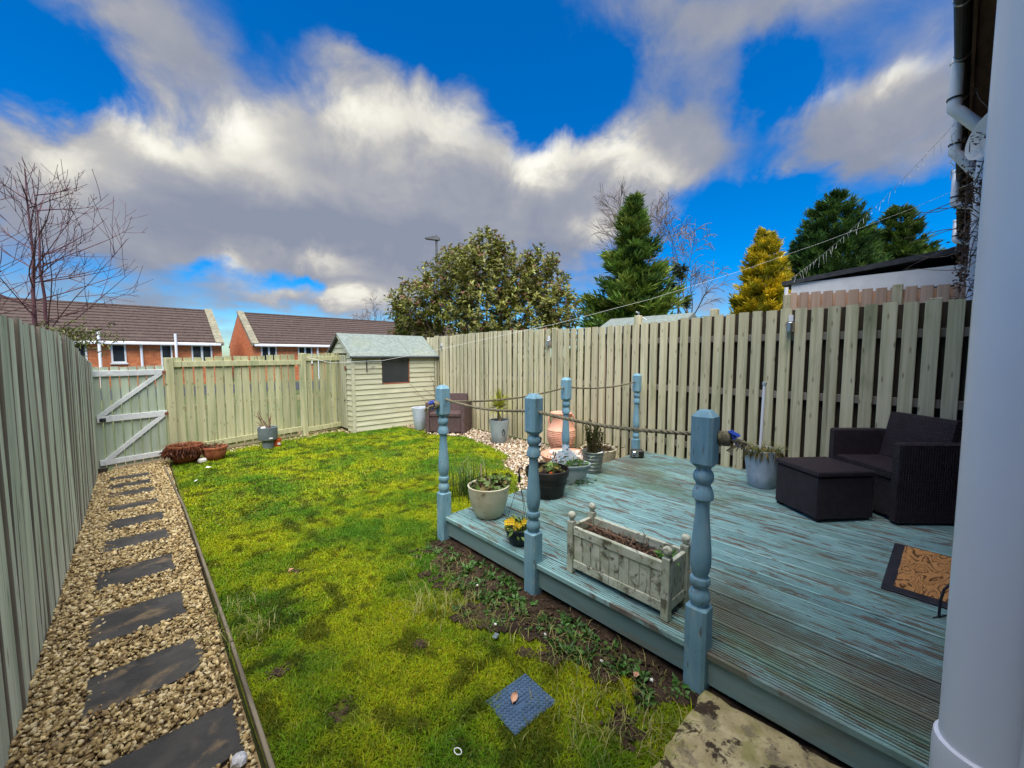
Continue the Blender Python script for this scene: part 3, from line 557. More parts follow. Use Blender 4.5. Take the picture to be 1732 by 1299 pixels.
# ------------------------------------------------------------------ decking
dk = thing('decking', 'raised timber deck with worn turquoise paint and grooved boards', 'decking', (0, 0, 0))
W_, T_ = .1195, .028; prof = [(0, -T_), (0, -.004), (.004, 0)]; ng = 7; pitch = (W_ - .008) / ng
for k in range(ng):
    x0 = .004 + k * pitch
    if k: prof += [(x0, 0)]
    prof += [(x0 + pitch * .46, 0), (x0 + pitch * .53, -.009), (x0 + pitch * .93, -.009)]
prof += [(W_ - .004, 0), (W_, -.004), (W_, -T_)]
mb = MB(); mb.prism(prof, 0, 2.98, 'y'); dm = mb.mesh('deck_board', 'deck_paint')
x = 1.745
while x < 4.92:
    link('deck_board', dm, dk, (x, -.33 + random.uniform(-.006, .006), DZ + random.uniform(-.0018, .0018)), (0, 0, R(random.uniform(-.05, .05)))); x += W_ + .0068
for k, (ya, yb_) in enumerate(((-.33, .62), (.69, 1.63), (1.71, 2.62))):
    MB().box(1.768, 1.792, ya, yb_, DZ - T_ - .135, DZ - T_ - .001, .003).obj('fascia_board', 'fascia', dk)
MB().box(1.80, 4.92, 2.60, 2.625, DZ - T_ - .135, DZ - T_ - .001, .003).obj('fascia_board', 'fascia', dk)
for x, y, m in ((1.86, 2.42, 'red_wood'), (1.86, 1.2, 'dark_wood'), (1.86, .2, 'dark_wood'), (3.2, 2.5, 'dark_wood'), (4.6, 2.5, 'dark_wood'), (3.2, .3, 'dark_wood')):
    MB().box(x - .04, x + .04, y - .04, y + .04, -.05, DZ - T_ - .002, .003).obj('support', m, dk)
for y in (.25, .85, 1.45, 2.05): MB().box(1.79, 4.9, y - .022, y + .022, DZ - T_ - .13, DZ - T_ - .002).obj('joist', 'dark_wood', dk)
# dark back of the deck void
# turned posts
def post_parts(t, foot):
    s = .046
    def sq(z0, z1, ch_top, ch_bot):
        bm = bmesh.new(); ret = []
        rings = [(z0, s - ch_bot), (z0 + ch_bot * 1.2, s), (z1 - ch_top * 1.2, s), (z1, s - ch_top)]
        vs_ = []
        for z, h in rings:
            cc = min(.012, h * .3)
            vs_.append([bm.verts.new(p) for p in ((-h + cc, -h, z), (h - cc, -h, z), (h, -h + cc, z), (h, h - cc, z), (h - cc, h, z), (-h + cc, h, z), (-h, h - cc, z), (-h, -h + cc, z))])
        for a, b_ in zip(vs_, vs_[1:]):
            for k in range(8): bm.faces.new((a[k], a[(k + 1) % 8], b_[(k + 1) % 8], b_[k]))
        bm.faces.new(vs_[-1]); bm.faces.new(list(reversed(vs_[0]))); mb = MB(); mb.bm(bm); return mb
    sq(1.02, 1.268, .022, .016).obj('top_block', 'post_blue', t); 
    mb = MB(); pr = [(.030, 1.022), (.030, 1.008), (.037, 1.000), (.042, .985), (.041, .965), (.033, .952), (.029, .945), (.031, .938), (.034, .933), (.039, .918), (.043, .905), (.043, .882), (.036, .876), (.029, .868), (.028, .84), (.030, .80), (.033, .76), (.037, .71), (.041, .66), (.043, .62), (.042, .585), (.037, .555), (.031, .54), (.030, .532), (.040, .525), (.043, .510), (.040, .495), (.031, .485), (.030, .478), (.036, .470), (.043, .452), (.044, .435), (.041, .418), (.034, .408), (.034, .398)]
    mb.lathe(list(reversed(pr)), 28); mb.obj('turned_shaft', 'post_blue', t, smooth=35)
    sq(foot, .40, .006, .0).obj('base_block', 'post_blue', t)
for x, y, foot, lab in ((1.760, 2.665, -.04, 'blue turned timber post at the lawn corner of the decking, rope knotted on it'), (1.762, 1.668, -.04, 'blue turned timber post in the middle of the deck edge beside the hanging basket'), (1.765, .655, -.04, 'tall blue turned timber post nearest the camera with knotted rope end'), (3.36, 2.70, -.04, 'blue turned timber post in front of the terracotta urn'), (4.79, 2.66, -.04, 'blue turned timber post at the far deck corner by the slatted fence')):
    t = thing('rope_post', lab, 'post', (x, y, 0), R(random.uniform(-2, 2)), 'turned posts round the decking'); post_parts(t, foot)
def sag(a, b, d, n=16):
    a = Vector(a); b = Vector(b); return [a.lerp(b, i / n) - Vector((0, 0, d * 4 * (i / n) * (1 - i / n))) for i in range(n + 1)]
def rope_mesh(mb, pts, r=.0095):
    """three twisted strands"""
    L = [0]; 
    for p, q in zip(pts, pts[1:]): L.append(L[-1] + (q - p).length)
    n = max(int(L[-1] / .012), 4); S = []
    for i in range(n + 1):
        s = L[-1] * i / n; j = max(k for k in range(len(L)) if L[k] <= s + 1e-9); j = min(j, len(pts) - 2)
        S.append((pts[j].lerp(pts[j + 1], (s - L[j]) / max(L[j + 1] - L[j], 1e-6)), s))
    d = (pts[-1] - pts[0]).normalized(); a = d.cross(Vector((0, 0, 1))).normalized(); b = d.cross(a)
    for k in range(3):
        mb.tube([p + (a * math.cos(s * 70 + k * 2.094) + b * math.sin(s * 70 + k * 2.094)) * r * .5 for p, s in S], r * .62, 5)
rp = thing('rope', 'thick weathered rope sagging between the three front deck posts', 'rope', (1.775, .655, 0))
def rope_between(par, segs, off):
    for a, b, d in segs:
        mb = MB(); rope_mesh(mb, [p - Vector(off) for p in sag(a, b, d)]); mb.obj('strand', 'rope', par, smooth=True)
rope_between(rp, [((1.760, 2.665, 1.165), (1.762, 1.668, 1.165), .036), ((1.762, 1.668, 1.165), (1.765, .655, 1.165), .030)], (1.775, .655, 0))
rq = thing('rope', 'thinner looking rope sagging between the rear deck posts towards the fence', 'rope', (3.36, 2.70, 0))
rope_between(rq, [((1.760, 2.665, 1.14), (3.36, 2.70, 1.165), .05), ((3.36, 2.70, 1.165), (4.79, 2.66, 1.165), .045)], (3.36, 2.70, 0))
def knot(par, c, out, off):
    c = Vector(c) - Vector(off); mb = MB(); out = Vector(out); rr = random.Random(3)
    for k in range(5):
        pts = [c + out * (.006 + .007 * k) + Vector((out.y, -out.x, 0)) * .020 * math.cos(t * .7 + k) + Vector((0, 0, .024 * math.sin(t * .7 + k))) for t in range(10)]
        mb.tube(pts, .010, 6)
    for k in range(9):
        e = out * rr.uniform(.06, .11) + Vector((rr.uniform(-.04, .04), rr.uniform(-.04, .04), rr.uniform(-.085, -.01)))
        mb.tube([c + out * .04, c + out * .06 + e * .35, c + e], [.006, .005, .003], 5)
    mb.obj('knot', 'rope', par, smooth=True)
    mb = MB(); s_ = c + out * .05 + Vector((0, 0, .02))
    for k in range(4): mb.tube([s_, s_ + Vector((.012 * k - .02, .01, .014)), s_ + out * .025 + Vector((.01 * k - .015, 0, -.05 * (k % 2) - .005))], .005, 5)
    mb.obj('twine', 'blue_twine', par)
knot(rp, (1.760 - .046, 2.665, 1.115), (-1, -.15, 0), (1.775, .655, 0))
knot(rp, (1.765 + .03, .655 - .046, 1.15), (.25, -1, 0), (1.775, .655, 0))
# stone step slab
bm = bmesh.new(); bmesh.ops.create_grid(bm, x_segments=14, y_segments=12, size=.5)
for v in bm.verts:
    e = max(abs(v.co.x), abs(v.co.y)) > .49
    v.co = (v.co.x * .74 + (random.uniform(-.008, .008) if e else 0), v.co.y * .64 + (random.uniform(-.008, .008) if e else 0), .045 + random.uniform(-.002, .002) - (.006 if e else 0))
for e in bmesh.ops.extrude_face_region(bm, geom=bm.faces[:])['geom']:
    if isinstance(e, bmesh.types.BMVert): e.co.z -= .07
mb = MB(); mb.bm(bm)
tag(mb.obj('paving_slab', 'sandstone', smooth=40, loc=(1.375, .285, 0), rot=(0, 0, R(1))), 'mossy tan sandstone paving slab at the foot of the decking, black stain on it', 'paving slab')
# ================================================================== SHED
sh = thing('garden_shed', 'small pale green overlap-board garden shed with felt roof and one window', 'shed', (3.02, 7.68, 0))
SL, SD, EV, RG = 1.86, 1.22, 1.545, 1.95      # length (x), depth (y), eaves, ridge
MB().box(.02, SL - .02, .02, SD - .02, .0, EV - .05).obj('inner_wall', 'dark_wood', sh)
def lap_board(L, h=.108):
    mb = MB(); mb.prism([(.0, 0.), (-.021, .004), (-.021, .012), (-.006, h), (.0, h)], 0, L, 'x'); return mb
rows = 15; rh = EV / rows; wx0, wx1, wz0 = .60, 1.20, .945
for k in range(rows):
    z = k * rh + .008
    segs = [(0.035, SL - .035)] if z + rh * .6 < wz0 else [(0.035, wx0 - .012), (wx1 + .012, SL - .035)]
    for a, b_ in segs: lap_board(b_ - a, rh + .006).obj('cladding_board', 'shed_board', sh, loc=(a, 0, z))
for xx in (0, SL): MB().box(xx - .022, xx + .032 if xx == 0 else xx + .022, -.028, .02, 0, EV - .02, .003).obj('corner_trim', 'shed_board', sh)
# gable with door (faces -X)
gz = lambda y: EV + (RG - EV) * (1 - abs(y - SD / 2) / (SD / 2)) - .03
d0, d1, dt = .28, .86, 1.52
for k in range(20):
    z = k * rh + .008
    if z > RG - .1: break
    h2 = rh + .006
    if z < dt - .02:
        for a, b_ in ((.02, d0 - .02), (d1 + .02, SD)):
            lap_board(b_ - a, h2).obj('cladding_board', 'shed_board', sh, loc=(0, b_, z), rot=(0, 0, R(-90)))
    else:
        half = (SD / 2) * max(0, (RG - .03 - (z + h2)) / (RG - EV)) if z + h2 > EV else SD / 2
        if half > .04: lap_board(2 * half, h2).obj('cladding_board', 'shed_board', sh, loc=(0, SD / 2 + half, z), rot=(0, 0, R(-90)))
mb = MB(); mb.prism([(0.0, EV), (SD, EV), (SD / 2, RG - .02)], .004, .02, 'x'); mb.obj('gable_panel', 'shed_board', sh)
dr = MB().box(-.026, -.004, d0, d1, .05, dt, .003).obj('door', 'shed_door', sh)
for k in range(1, 6):
    yy = d0 + (d1 - d0) * k / 6; MB().box(-.028, -.0262, yy - .0025, yy + .0025, .06, dt - .01).obj('joint_strip', 'dark_wood', dr)
MB().box(-.036, -.027, d0 - .03, d0 + .04, 1.22, 1.30, .002).obj('hasp', 'rust', dr)
mb = MB(); mb.tube([(-.027, d0 + .04, .62), (-.05, d0 + .04, .62), (-.05, d0 + .04, .60)], .008, 6); mb.obj('handle', 'black_metal', dr)
# roof
rf = thing('x', '', '') ; bpy.data.objects.remove(rf)
ov = .085
mb = MB()
for sgn in (-1, 1):
    e = (SD / 2 + ov) ; ez = RG - (RG - EV) * e / (SD / 2)
    y0, y1 = SD / 2, SD / 2 + sgn * e
    V = [(-.07, y0, RG + .012), (SL + .05, y0, RG + .012), (SL + .05, y1, ez + .012), (-.07, y1, ez + .012)]
    V += [(x, y, z - .022) for x, y, z in V]
    mb.add(V, [(0, 1, 2, 3), (7, 6, 5, 4), (0, 4, 5, 1), (1, 5, 6, 2), (2, 6, 7, 3), (3, 7, 4, 0)])
roof = mb.obj('roof', 'felt', sh)
e = SD / 2 + ov; ez = RG - (RG - EV) * e / (SD / 2)
mb = MB(); mb.tube([(-.07, SD / 2 - e + .005, ez - .018), (SL + .05, SD / 2 - e + .005, ez - .018)], .02, 8); mb.obj('eaves_roll', 'felt_black', roof)
MB().box(-.082, -.072, SD/2 - .008, SD/2 + .008, RG - .05, RG - .012).obj('finial', 'dark_wood', roof)
for sgn in (-1, 1):
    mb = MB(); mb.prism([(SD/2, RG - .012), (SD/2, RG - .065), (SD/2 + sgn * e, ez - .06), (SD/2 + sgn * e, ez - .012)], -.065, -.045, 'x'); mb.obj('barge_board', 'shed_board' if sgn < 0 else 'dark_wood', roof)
for x in (.62, 1.24):
    mb = MB(); mb.add([(x - .05, SD/2, RG + .0145), (x, SD/2, RG + .016), (x, SD/2 - e, ez + .016), (x - .05, SD/2 - e, ez + .0145)], [(0, 1, 2, 3)]); mb.obj('felt_lap', 'felt', roof)
wn_ = MB(); wn_.box(wx0, wx1, -.012, .03, wz0 - .03, wz0, .003); wi = wn_.obj('window', 'red_wood', sh)
MB().box(wx0 + .01, wx1 - .01, -.004, .0, wz0 + .001, EV - .03).obj('pane', 'glass_dark', wi)
for a, b_ in ((wx0 - .01, wx0 + .012), (wx1 - .012, wx1 + .01)): MB().box(a, b_, -.016, .012, wz0 - .02, EV - .02, .002).obj('frame', 'dark_wood' if a < .7 else 'red_wood', wi)
mb = MB(); mb.box(.265, .281, -.035, -.022, 1.18, 1.43, .001); mb.tube([(.273, -.03, 1.41), (.273, -.12, 1.40), (.33, -.14, 1.36)], .005, 6); mb.tube([(.273, -.03, 1.24), (.34, -.1, 1.25), (.40, -.14, 1.25)], .005, 6)
for k in range(6): mb.tube([(.33 + .012 * k, -.12, 1.27), (.335 + .012 * k, -.13, 1.30 - .02 * (k % 2))], .003, 5)
mb.obj('basket_bracket', 'black_metal', sh)

# ================================================================== OWN TERRACE AND NEIGHBOURS
HR = -math.atan(.030)
ho = thing('terraced_house', 'dark brown house wall with overhanging eaves and black gutter at right', 'house', (0, -.13, 0), HR)
MB().box(-7, 3.0, -7, 0, -.05, 4.35).obj('wall', 'brick_brown', ho)
MB().box(3.001, 26, -7, .0, -.05, 4.35).obj('neighbour_wall', 'brick_brown', ho)
MB().box(-7, 26, -.05, .17, 4.36, 4.40).obj('soffit', 'soffit', ho)
MB().box(-7, 26, .171, .195, 4.33, 4.55).obj('fascia_board', 'soffit', ho)
mb = MB(); mb.add([(-7, .23, 4.52), (26, .23, 4.52), (26, -3.6, 6.6), (-7, -3.6, 6.6), (-7, -7.4, 4.5), (26, -7.4, 4.5)], [(0, 1, 2, 3), (3, 2, 5, 4)]); mb.obj('roof', 'roof_tile', ho)
mb = MB(); prof = [(.205 + .055 + .055 * math.cos(a), 4.50 + .06 * math.sin(a)) for a in [math.pi + math.pi * k / 8 for k in range(9)]]
mb.prism(prof, -7, 26, 'x'); gu = mb.obj('gutter', 'black_metal', ho)
for k in range(34):
    x = -6 + k * .93; mb = MB(); mb.prism([(.20 + .06 + .062 * math.cos(a), 4.50 + .066 * math.sin(a)) for a in [math.pi + math.pi * j / 8 for j in range(9)]] , x, x + .025, 'x'); mb.obj('gutter_bracket', 'steel', gu)
MB().box(.25, 2.35, .003, .03, -.02, 2.6, .004).obj('door_surround', 'white_paint', ho)
# soil pipe close to the camera
sp = thing('soil_pipe', 'thick white plastic soil pipe filling the right edge of the picture', 'pipe', (1.045, -.098, 0))
mb = MB(); mb.lathe([(.055, .0), (.055, 4.1)], 40); mb.obj('pipe', 'white_plastic', sp, smooth=40)
mb = MB(); mb.lathe([(.0555, .70), (.060, .70), (.0625, .71), (.0625, .80), (.061, .812), (.0555, .815)], 40); mb.obj('collar', 'white_plastic', sp, smooth=30)
mb = MB(); mb.box(-.015, .015, -.06, -.05, .74, .78, .002); mb.obj('bracket', 'white_plastic', sp)
# vent stacks that step out round the eaves
def vent(x, s, ztop, zlow, zwall, lab):
    t = thing('vent_pipe', lab, 'pipe', (x, -.13 - .03 * x, 0), HR, 'white vent pipes stepping round the eaves')
    r_ = .052
    mb = MB(); mb.lathe([(r_, zlow), (r_, ztop), (r_ + .006, ztop), (r_ + .006, ztop + .04), (r_ - .01, ztop + .04)], 18, 0, s); mb.obj('stack', 'white_plastic', t, smooth=40)
    mb = MB(); mb.tube([(0, s, zlow + .02), (0, s, zlow - .04), (0, s - .03, zlow - .075), (0, .10, zwall + .06), (0, .066, zwall + .02), (0, .06, zwall - .1)], r_ * 1.06, 16); mb.obj('swan_neck', 'white_plastic', t, smooth=50)
    mb = MB(); mb.lathe([(r_, 2.0), (r_, zwall - .05)], 18, 0, .06); mb.obj('down_pipe', 'white_plastic', t, smooth=40)
    mb = MB(); mb.lathe([(r_ + .001, zlow + .05), (r_ + .009, zlow + .052), (r_ + .009, zlow + .068), (r_ + .001, zlow + .07)], 18, 0, s); mb.obj('clip', 'black_metal', t)
vent(6.2, .29, 4.47, 4.06, 3.70, 'nearest white vent pipe stepping round the dark eaves')
vent(7.4, .29, 4.5, 4.02, 3.62, 'second white vent pipe just behind the nearest under the eaves')
vent(10.3, .31, 4.62, 4.15, 3.95, 'smaller white vent pipe farther along the eaves above the ivy')
vent(14.6, .33, 4.75, 4.35, 4.15, 'smallest white vent pipe at the far end of the eaves')
ds = thing('satellite_dish', 'pale round satellite dish on the house wall beside the white pipe', 'satellite dish', (5.0, -.27, 3.25), R(35))
mb = MB(); mb.lathe([(.0, 0), (.08, .01), (.145, .033), (.19, .06), (.20, .064), (.19, .055), (.145, .025), (.08, .001), (.0, -.01)], 28)
mb.xf(Matrix.Rotation(R(-78), 4, 'X')); mb.obj('dish', 'stone_pale', ds, smooth=True)
mb = MB(); mb.tube([(0, -.01, 0), (0, -.12, -.02)], .02, 8); mb.obj('bracket', 'steel', ds)
# leafless climber on the wall
iv = thing('wall_climber', 'tangle of brown leafless climber on the house wall beyond the pipe', 'climber', (5.9, -.31, 0), HR)
mb = MB(); rr = random.Random(4); LP = []
for k in range(110):
    x = rr.uniform(-.6, 1.4); z = rr.uniform(2.1, 3.45); p = Vector((x, .02, z)); pts = [p]; d = Vector((rr.uniform(-1, 1), .25, rr.uniform(-.6, 1))).normalized()
    for j in range(rr.randint(3, 7)):
        d = (d + Vector((rr.uniform(-.6, .6), rr.uniform(-.35, .38), rr.uniform(-.5, .5)))).normalized(); p = p + d * rr.uniform(.04, .12); p.y = min(max(p.y, .01), .16); pts.append(p.copy())
    mb.tube(pts, [.006] + [.004] * (len(pts) - 2) + [.002], 4); LP.append(pts[-1])
stuff(mb.obj('stems', 'bark', iv))
P = np.array([p[:] for p in LP for _ in range(9)]) + rng.normal(0, .03, (len(LP) * 9, 3)); D = rng.normal(size=P.shape)
V, F, C_ = leaves(P, D, .035, .018, np.array([.10, .06, .035]) * rng.uniform(.5, 1.6, (len(P), 1))); link('dead_leaves', np_mesh('dead_leaves', V, F, 'leaf', C_), iv)
mb = MB()
for k in range(8):
    z = rr.uniform(2.3, 3.3); p = Vector((rr.uniform(.2, 1.2), .2, z)); pts = [p]; d = Vector((rr.uniform(-.3, .3), 1, rr.uniform(-.3, .4)))
    for j in range(5): d = d + Vector((rr.uniform(-.3, .3), 0, rr.uniform(-.4, .3))); pts.append(pts[-1] + d.normalized() * .09)
    mb.tube(pts, [.005, .004, .004, .003, .002, .002], 4)
stuff(mb.obj('runners', 'bark', iv))
hb = thing('wall_basket', 'tan woven half basket hanging low on the house wall under the climber', 'basket', (6.3, -.29, 2.05), HR)
mb = MB(); mb.lathe([(.0, -.12), (.08, -.11), (.13, -.06), (.15, 0), (.14, .01), (.12, 0)], 18, 0, .1); mb.obj('basket', 'trunk_tan', hb, smooth=True)
# white clad extension next door but one
ex = thing('white_extension', 'white clad single-storey extension with black sloping flat roof edge', 'building', (8.0, -.45, 0))
for k in range(10):
    z = .02 + k * .27; mb = MB(); zz = lambda y: 2.90 - .095 * (y + .0)
    y1 = 2.12; t0 = min(z + .265, 2.9)
    mb.prism([(0, z), (y1, z), (y1, min(z + .262, zz(y1))), (0, min(z + .262, 2.9))], .0, .02, 'x'); mb.obj('cladding_board', 'white_paint', ex)
MB().box(.022, 3.0, .0, 2.10, 0, 2.55).obj('core_wall', 'white_paint', ex)
mb = MB(); mb.add([(-.035, -.1, 2.90), (3.2, -.1, 2.90), (3.2, 2.25, 2.675), (-.035, 2.25, 2.675)] + [(-.035, -.1, 2.98), (3.2, -.1, 2.98), (3.2, 2.25, 2.745), (-.035, 2.25, 2.745)], [(3, 2, 1, 0), (4, 5, 6, 7), (0, 1, 5, 4), (1, 2, 6, 5), (2, 3, 7, 6), (3, 0, 4, 7)]); mb.obj('roof', 'felt_black', ex)
mb = MB(); mb.tube([(-.05, 2.18, 2.64), (-.05, 2.18, .0)], .03, 8); mb.obj('corner_pipe', 'white_plastic', ex)
MB().box(-.004, -.001, .05, .75, 2.30, 2.45).obj('window', 'glass_dark', ex)
nf = thing('timber_fence', 'newer reddish-brown slatted fence beyond the cream fence below the white extension', 'fence', (6.6, -.3, 0))
bmN = board_mesh('board', .10, .02, 'fence_new'); bmN2 = board_mesh('rear_board', .10, .02, 'fence_new')
for k in range(13): 
    link('board', bmN, nf, (-.012, .12 + k * .128, .02), (0, 0, R(-90)), (1, 1, 2.27 + .006 * k)); link('rear_board', bmN2, nf, (.07, .18 + k * .128, .02), (0, 0, R(-90)), (1, 1, 2.25 + .006 * k))
for yy in (.62, 1.72): MB().box(-.03, .07, yy - .045, yy + .045, 0, 2.345, .004).obj('post', 'fence_right', nf)
for z in (.4, 2.1): MB().box(.0, .055, .05, 1.7, z, z + .07).obj('rail', 'fence_new', nf)
ns = thing('neighbour_shed', 'grey felt shed roof just showing above the cream fence', 'shed', (8.1, 4.25, 0))
MB().box(-.75, .75, -.85, .85, 0, 1.98).obj('wall', 'fence_new', ns)
mb = MB(); mb.add([(-.85, -.95, 1.96), (0, -.95, 2.36), (.85, -.95, 1.96), (-.85, .95, 1.96), (0, .95, 2.36), (.85, .95, 1.96)], [(0, 1, 4, 3), (1, 2, 5, 4), (0, 2, 1), (3, 4, 5), (0, 3, 5, 2)]); mb.obj('roof', 'felt', ns)
ap = thing('airer_post', 'dark green rotary airer post poking above the cream fence', 'clothes airer', (7.2, 4.0, 0))
mb = MB(); mb.tube([(0, 0, 0), (0, 0, 2.36)], .022, 8); mb.obj('pole', 'pot_slate', ap)
mb = MB(); mb.tube([(0, 0, 2.3), (.1, -.12, 2.2)], .01, 6); mb.tube([(0, 0, 2.33), (-.05, .02, 2.36)], .012, 6); mb.obj('arm', 'wire_white', ap)
# clothes line
cl = thing('clothes_line', 'thin white washing line running from the back fence to the house wall', 'washing line', (2.27, 7.86, 0))
CLP = [[2.27, 7.86, 1.47], [2.48, 7.25, 1.38], [2.89, 6.04, 1.43], [3.21, 5.07, 1.58], [3.49, 4.24, 1.73], [3.83, 3.25, 1.90], [4.19, 2.19, 2.13], [4.46, 1.38, 2.35], [4.68, 0.72, 2.56], [4.87, 0.16, 2.76], [4.99, -0.24, 2.93]]
mb = MB(); mb.tube([(x - 2.27, y - 7.86, z) for x, y, z in CLP], [.003, .0028, .0024, .0022, .002, .0018, .0015, .0013, .0012, .0012, .0012], 6); mb.obj('line', 'wire_white', cl, smooth=True)
fy = thing('fairy_lights', 'drooping string of clear fairy lights from the eaves to the white extension', 'string lights', (6.3, -.03, 0))
mb = MB(); rr = random.Random(8); a = Vector((0, 0, 3.9)); b_ = Vector((1.75, 1.75, 2.78)); pts = sag(a, b_, .12, 40); mb.tube(pts, .0022, 4)
for p in pts[1:-1]:
    q = p + Vector((rr.uniform(-.03, .03), rr.uniform(-.03, .03), -rr.uniform(.04, .16))); mb.tube([p, (p + q) / 2 + Vector((rr.uniform(-.03, .03), 0, 0)), q], .0016, 4)
mb.obj('wire', 'wire_white', fy)
mb = MB(); pts = [Vector((.05, -.02, 3.95)) + Vector((0, 0, -.045 * k)) + Vector((rr.uniform(-.03, .03), rr.uniform(-.03, .03), 0)) for k in range(14)]; mb.tube(pts, .004, 4); mb.obj('loose_end', 'wire_white', fy)
# solar lights on the right fence
for (y, z, s, lab) in ((7.47, 1.70, .7, 'small silver solar light on the cream fence beside the shed roof'), (4.33, 1.71, .95, 'silver solar wall light on the cream fence behind the rope posts'), (1.02, 1.80, 1., 'steel solar wall light on the cream fence above the grey pot')):
    t = thing('solar_light', lab, 'light', (4.925, y, z), 0, 'solar lights on the right fence')
    mb = MB(); mb.lathe([(.0, -.055 * s), (.03 * s, -.055 * s), (.034 * s, -.05 * s), (.034 * s, .04 * s), (.03 * s, .045 * s), (0, .045 * s)], 16, -.02, 0); mb.obj('body', 'steel', t, smooth=30)
    mb = MB(); mb.lathe([(.0, .046 * s), (.028 * s, .046 * s), (.028 * s, .052 * s), (0, .052 * s)], 16, -.02, 0); mb.obj('solar_cap', 'glass_dark', t)
    MB().box(.0, .012, -.02, .02, -.03, .12 * s).obj('back_plate', 'white_plastic', t)

# ================================================================== BUNGALOWS
def bungalow(x0, x1, lab, wins, pipes, left_gable):
    t = thing('brick_bungalow', lab, 'house', (x0, 28.2, -.15)); L = x1 - x0; E_, Rg, Dp = 2.42, 4.52, 8.0
    zb = .15
    MB().box(0, L, 0, Dp, 0, E_).obj('wall', 'brick_orange', t)
    for xg in (0, L):
        mb = MB(); mb.prism([(0, E_), (Dp, E_), (Dp / 2, Rg - .05)], max(xg - .12, 0) if xg else .0, xg if xg else .12, 'x'); mb.obj('gable', 'brick_orange', t)
    # tiled roof: stepped courses
    mb = MB(); n = 13; ov = .35
    for side in (0, 1):
        for k in range(n):
            s0, s1 = k / n, (k + 1) / n
            def pt(s, lift):
                y = -ov + (Dp / 2 + ov) * s; z = E_ + .02 + (Rg - E_ - .02) * (y) / (Dp / 2) if True else 0
                return (y if side == 0 else Dp - y, z + lift)
            (ya, za), (yb, zb2) = pt(s0, .05), pt(s1, .0); za2 = pt(s0, -.03)[1]
            mb.add([(.0, ya, za), (L, ya, za), (L, yb, zb2), (.0, yb, zb2), (.0, ya, za2), (L, ya, za2)], [(0, 1, 2, 3), (4, 5, 1, 0)])
    rf = mb.obj('roof', 'roof_tile', t)
    mb = MB(); mb.tube([(0, Dp / 2, Rg), (L, Dp / 2, Rg)], .09, 8); mb.obj('ridge', 'roof_tile', rf)
    for xg in (0, L):
        for k in range(11):
            for side in (0, 1):
                s0, s1 = k / 11, (k + .96) / 11; q = lambda s: (-ov + (Dp / 2 + ov) * s)
                z_ = lambda y: E_ + .02 + (Rg - E_ - .02) * y / (Dp / 2)
                ya, yb = q(s0), q(s1); Y = (lambda y: y) if side == 0 else (lambda y: Dp - y)
                m2 = MB(); xa, xb = (-.08, .30) if xg == 0 else (L - .30, L + .08)
                m2.add([(xa, Y(ya), z_(ya) + .16), (xb, Y(ya), z_(ya) + .16), (xb, Y(yb), z_(yb) + .16), (xa, Y(yb), z_(yb) + .16), (xa, Y(ya), z_(ya) - .02), (xb, Y(ya), z_(ya) - .02), (xb, Y(yb), z_(yb) - .02), (xa, Y(yb), z_(yb) - .02)], [(0, 1, 2, 3), (4, 7, 6, 5), (0, 4, 5, 1), (1, 5, 6, 2), (2, 6, 7, 3), (3, 7, 4, 0)])
                if side == 0: m2.obj('coping_stone', 'coping', rf)
    MB().box(.05, L - .05, -.36, -.26, E_ - .20, E_ - .06, .02).obj('gutter', 'white_plastic', t)
    MB().box(.05, L - .05, -.25, -.0, E_ - .09, E_ - .04).obj('soffit', 'white_paint', t)
    for a, b_, z0, z1, nP in wins:
        w = MB(); f = .07
        w.box(a, b_, -.05, .03, z0, z0 + f); w.box(a, b_, -.05, .03, z1 - f, z1); w.box(a, a + f, -.05, .03, z0 + f, z1 - f); w.box(b_ - f, b_, -.05, .03, z0 + f, z1 - f)
        for k in range(1, nP): xm = a + (b_ - a) * k / nP; w.box(xm - f * .7, xm + f * .7, -.05, .03, z0 + f, z1 - f)
        wo = w.obj('window', 'white_paint', t); MB().box(a + f, b_ - f, -.02, -.01, z0 + f, z1 - f).obj('pane', 'glass_dark', wo)
        MB().box(a - .05, b_ + .05, -.09, 0, z0 - .07, z0 - .002).obj('sill', 'white_paint', wo)
    for x, zt in pipes:
        mb = MB(); y = -.42 if zt > 2.6 else -.1
        mb.tube([(x, y, 0), (x, y, zt)], .06, 8); mb.obj('pipe', 'white_plastic', t, smooth=50)
    for x in (L - 4.6, L - 6.6):
        if x > 1 and left_gable == 0: MB().box(x, x + .25, 1.55, 1.8, 3.26, 3.42, .02).obj('roof_vent', 'roof_tile', rf)
    return t
X0 = -22.; bungalow(X0, 3.6, 'long orange-brick bungalow with dark tiled roof behind the gate', [(x - X0, y - X0, a, c, n) for x, y, a, c, n in ((-15, -13.6, 1.1, 2.28, 2), (-10, -9, 1.1, 2.28, 1), (-6.2, -5, 1.1, 2.28, 2), (-2.6, -1.73, 1.15, 2.28, 1), (-.92, -.37, 1.3, 2.26, 1), (.94, 1.42, 1.0, 2.26, 1), (2.22, 3.14, 1.25, 2.26, 2))], [(-1.29 - X0, 2.85), (.2 - X0, 2.3), (1.56 - X0, 2.83)], 0)
X1 = 5.1; bungalow(X1, 22., 'orange-brick bungalow with visible gable end right of the gap', [(x - X1, y - X1, a, c, n) for x, y, a, c, n in ((5.54, 6.38, 1.2, 2.26, 2), (7.6, 8.45, 1.2, 2.26, 2), (11, 12.2, 1.1, 2.26, 2))], [(8.78 - X1, 2.3), (15 - X1, 2.3)], 1)
# street behind the gate
st = MB(); st.box(-40, 40, 20, 26.0, -.2, -.045); structure(st.obj('road', 'felt_black'))
